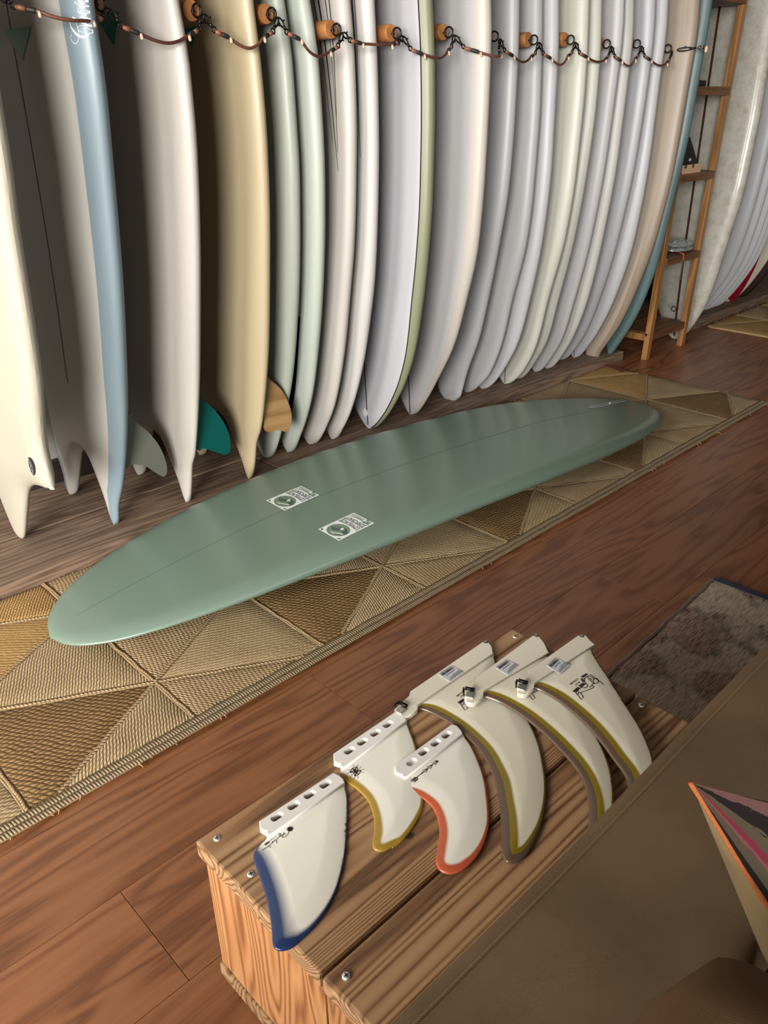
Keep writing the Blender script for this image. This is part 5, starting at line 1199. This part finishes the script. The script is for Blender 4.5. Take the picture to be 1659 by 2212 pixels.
stile(xl, ly, KX, 1.95); stile(xr, ly, KX, 1.95); stile(xl, ly+.27, KX*.6, 1.5); stile(xr, ly+.27, KX*.6, 1.5)
steps = []
for q in ((1572, 187), (1540, 368), (1509, 540)):
    p = on_y(q[0], q[1], ly-.01); steps.append(p.z)
steps.append(on_y(1600, 2, ly).z+.02)
for z in steps:
    boxo('step', (xl+KX*z+.015, ly-.02, z-.032), (xr+KX*z-.012, ly+.13, z), M['step'], lad, bev=.002)
zs = on_y(1482, 694, ly-.01).z
boxo('shelf_front_rail', (xl+.02, ly-.012, zs-.032), (xr-.01, ly+.008, zs), M['step'], lad); boxo('shelf_side_rail', (xl-.010, ly+.014, zs-.032), (xl+.008, ly+.255, zs-.002), M['ladder'], lad); boxo('shelf_side_rail', (xr-.004, ly+.014, zs-.032), (xr+.014, ly+.255, zs-.002), M['ladder'], lad)
for i in range(5):
    y0 = ly+.014+i*.048; boxo('slat', (xl+.010, y0, zs-.012), (xr-.006, y0+.041, zs+.001), M['step'], lad, bev=.0015)
bm = bmesh.new(); pb_ = on_y(1396, 724, ly-.0135); tube(bm, [pb_+Vector((0, .003, 0)), pb_+Vector((0, -.0006, 0))], .006, 12); from_bm('bolt_hole', bm, M['black'], lad)
# things on the ladder
z2 = steps[1]
bx0 = on_y(1473, 374, ly-.012); bx1 = on_y(1512, 372, ly-.012); hb = on_y(1515, 353, ly-.012).z-z2
cb = empty('card_box', ((bx0.x+bx1.x)/2, ly+.02, z2)); tag(cb, 'small pinkish notched card display box on the second ladder step', 'box')
ww = bx1.x-bx0.x; x0 = bx0.x
flat('front_card', [(x0, 0), (bx1.x, 0), (bx1.x+.003, hb), (x0+ww*.66, hb), (x0+ww*.66, hb*.6), (x0+ww*.5, hb*.6), (x0+ww*.5, hb), (x0+ww*.26, hb), (x0+ww*.26, hb*.62), (x0+ww*.08, hb*.62), (x0+ww*.08, hb), (x0, hb)], [], .003, plain('pink_card', srgb(226, 186, 152), .7), cb, fn=lambda p: Vector((p.x, ly-.013+p.z, z2+.0005+p.y)))
bm = bmesh.new(); box(bm, (x0, ly-.009, z2+.0005), (bx1.x+.004, ly+.075, z2+hb*.95), .002); from_bm('box_body', bm, plain('grey_card', srgb(96, 88, 80), .7), cb)
pk = empty('black_pouch', (x0+.03, ly+.05, z2+hb)); tag(pk, 'black folded triangular pouch standing in the card box on the ladder', 'pouch')
Pq = [on_y(*q, ly+.03) for q in ((1478, 352), (1503, 353), (1494, 322), (1486, 296), (1482, 300))]
bm = bmesh.new(); f_ = [bm.verts.new((p.x, ly+.02, p.z)) for p in Pq]; g_ = [bm.verts.new((p.x, ly+.05, p.z)) for p in Pq]; bm.faces.new(f_); bm.faces.new(g_[::-1])
for i in range(5): bm.faces.new((f_[i], f_[(i+1) % 5], g_[(i+1) % 5], g_[i]))
from_bm('pouch_body', bm, plain('black_nylon', srgb(20, 19, 22), .7), pk)
pt_ = on_y(1491, 345, ly+.018); bm = bmesh.new(); box(bm, (pt_.x-.008, ly+.0175, pt_.z-.005), (pt_.x+.008, ly+.0195, pt_.z+.005), .0008); from_bm('woven_tag', bm, M['label'], pk)['label'] = 'small white tag'
bg = plain('clear_plastic_bag', srgb(150, 154, 152), .18, var=.45, vscale=70, coat=.6, spec=.8); z3 = steps[2]
for k, (px_, w_, h_, lab) in enumerate((((1480, 548), .085, .02, 'crumpled grey plastic packet lying left on the third ladder step'), ((1497, 540), .075, .026, 'shiny crumpled plastic packet lying right on the third ladder step'))):
    p = on_y(*px_, ly+.03); bm = bmesh.new(); bmesh.ops.create_icosphere(bm, subdivisions=4, radius=1)
    random.seed(20+k)
    for v in bm.verts:
        n_ = .22*math.sin(v.co.x*9+k)*math.sin(v.co.y*7+2*k)+.18*math.sin(v.co.x*17+v.co.y*13); zz = max(-1, min(1, v.co.z))
        v.co = Vector((v.co.x*w_*(1+.1*n_), v.co.y*.055*(1+.15*n_), (zz*.5+.5)*h_*(1+n_)))
    o = from_bm('plastic_packet', bm, bg, None, False, loc=Vector((min(p.x, xr+KX*z3-.1) , ly+.045, z3+.0006+.018*k))); tag(o, lab, 'packet', 'plastic packets on the ladder')
st = on_y(1477, 552, ly-.024); sb = on_y(1472, 604, ly-.024)
tg = empty('hang_tag', st); tag(tg, 'narrow grey hang tag on orange string dangling from the third step', 'tag')
bm = bmesh.new(); tube(bm, [st+Vector((-.002, .03, .012)), st+Vector((-.002, 0, .008)), st+Vector((.002, 0, -.006)), st+Vector((-.004, 0, -.018)), st+Vector((.004, 0, -.014)), st+Vector((0, 0, .004)), st+Vector((.004, .03, .012))], .0017, 6); from_bm('orange_string', bm, plain('orange_string', srgb(226, 110, 50), .8), tg, True)
bm = bmesh.new(); a = st+Vector((-.003, 0, -.02)); box(bm, (a.x-.006, a.y-.001, sb.z), (a.x+.005, a.y+.001, a.z), .0006); from_bm('tag_strip', bm, plain('grey_tag', srgb(120, 112, 98), .6), tg)
z1 = steps[0]; p = on_y(1515, 186, ly); bm = bmesh.new(); box(bm, (p.x-.03, ly-.005, z1+.0006), (p.x+.03, ly+.05, z1+.022), .004); tube(bm, [(p.x-.005, ly+.02, z1+.02), (p.x-.005, ly+.02, z1+.034)], .01, 10)
tag(from_bm('black_clamp', bm, plain('black_plastic', srgb(24, 24, 26), .5), None), 'small black plastic clamp on the top visible ladder step', 'clamp')
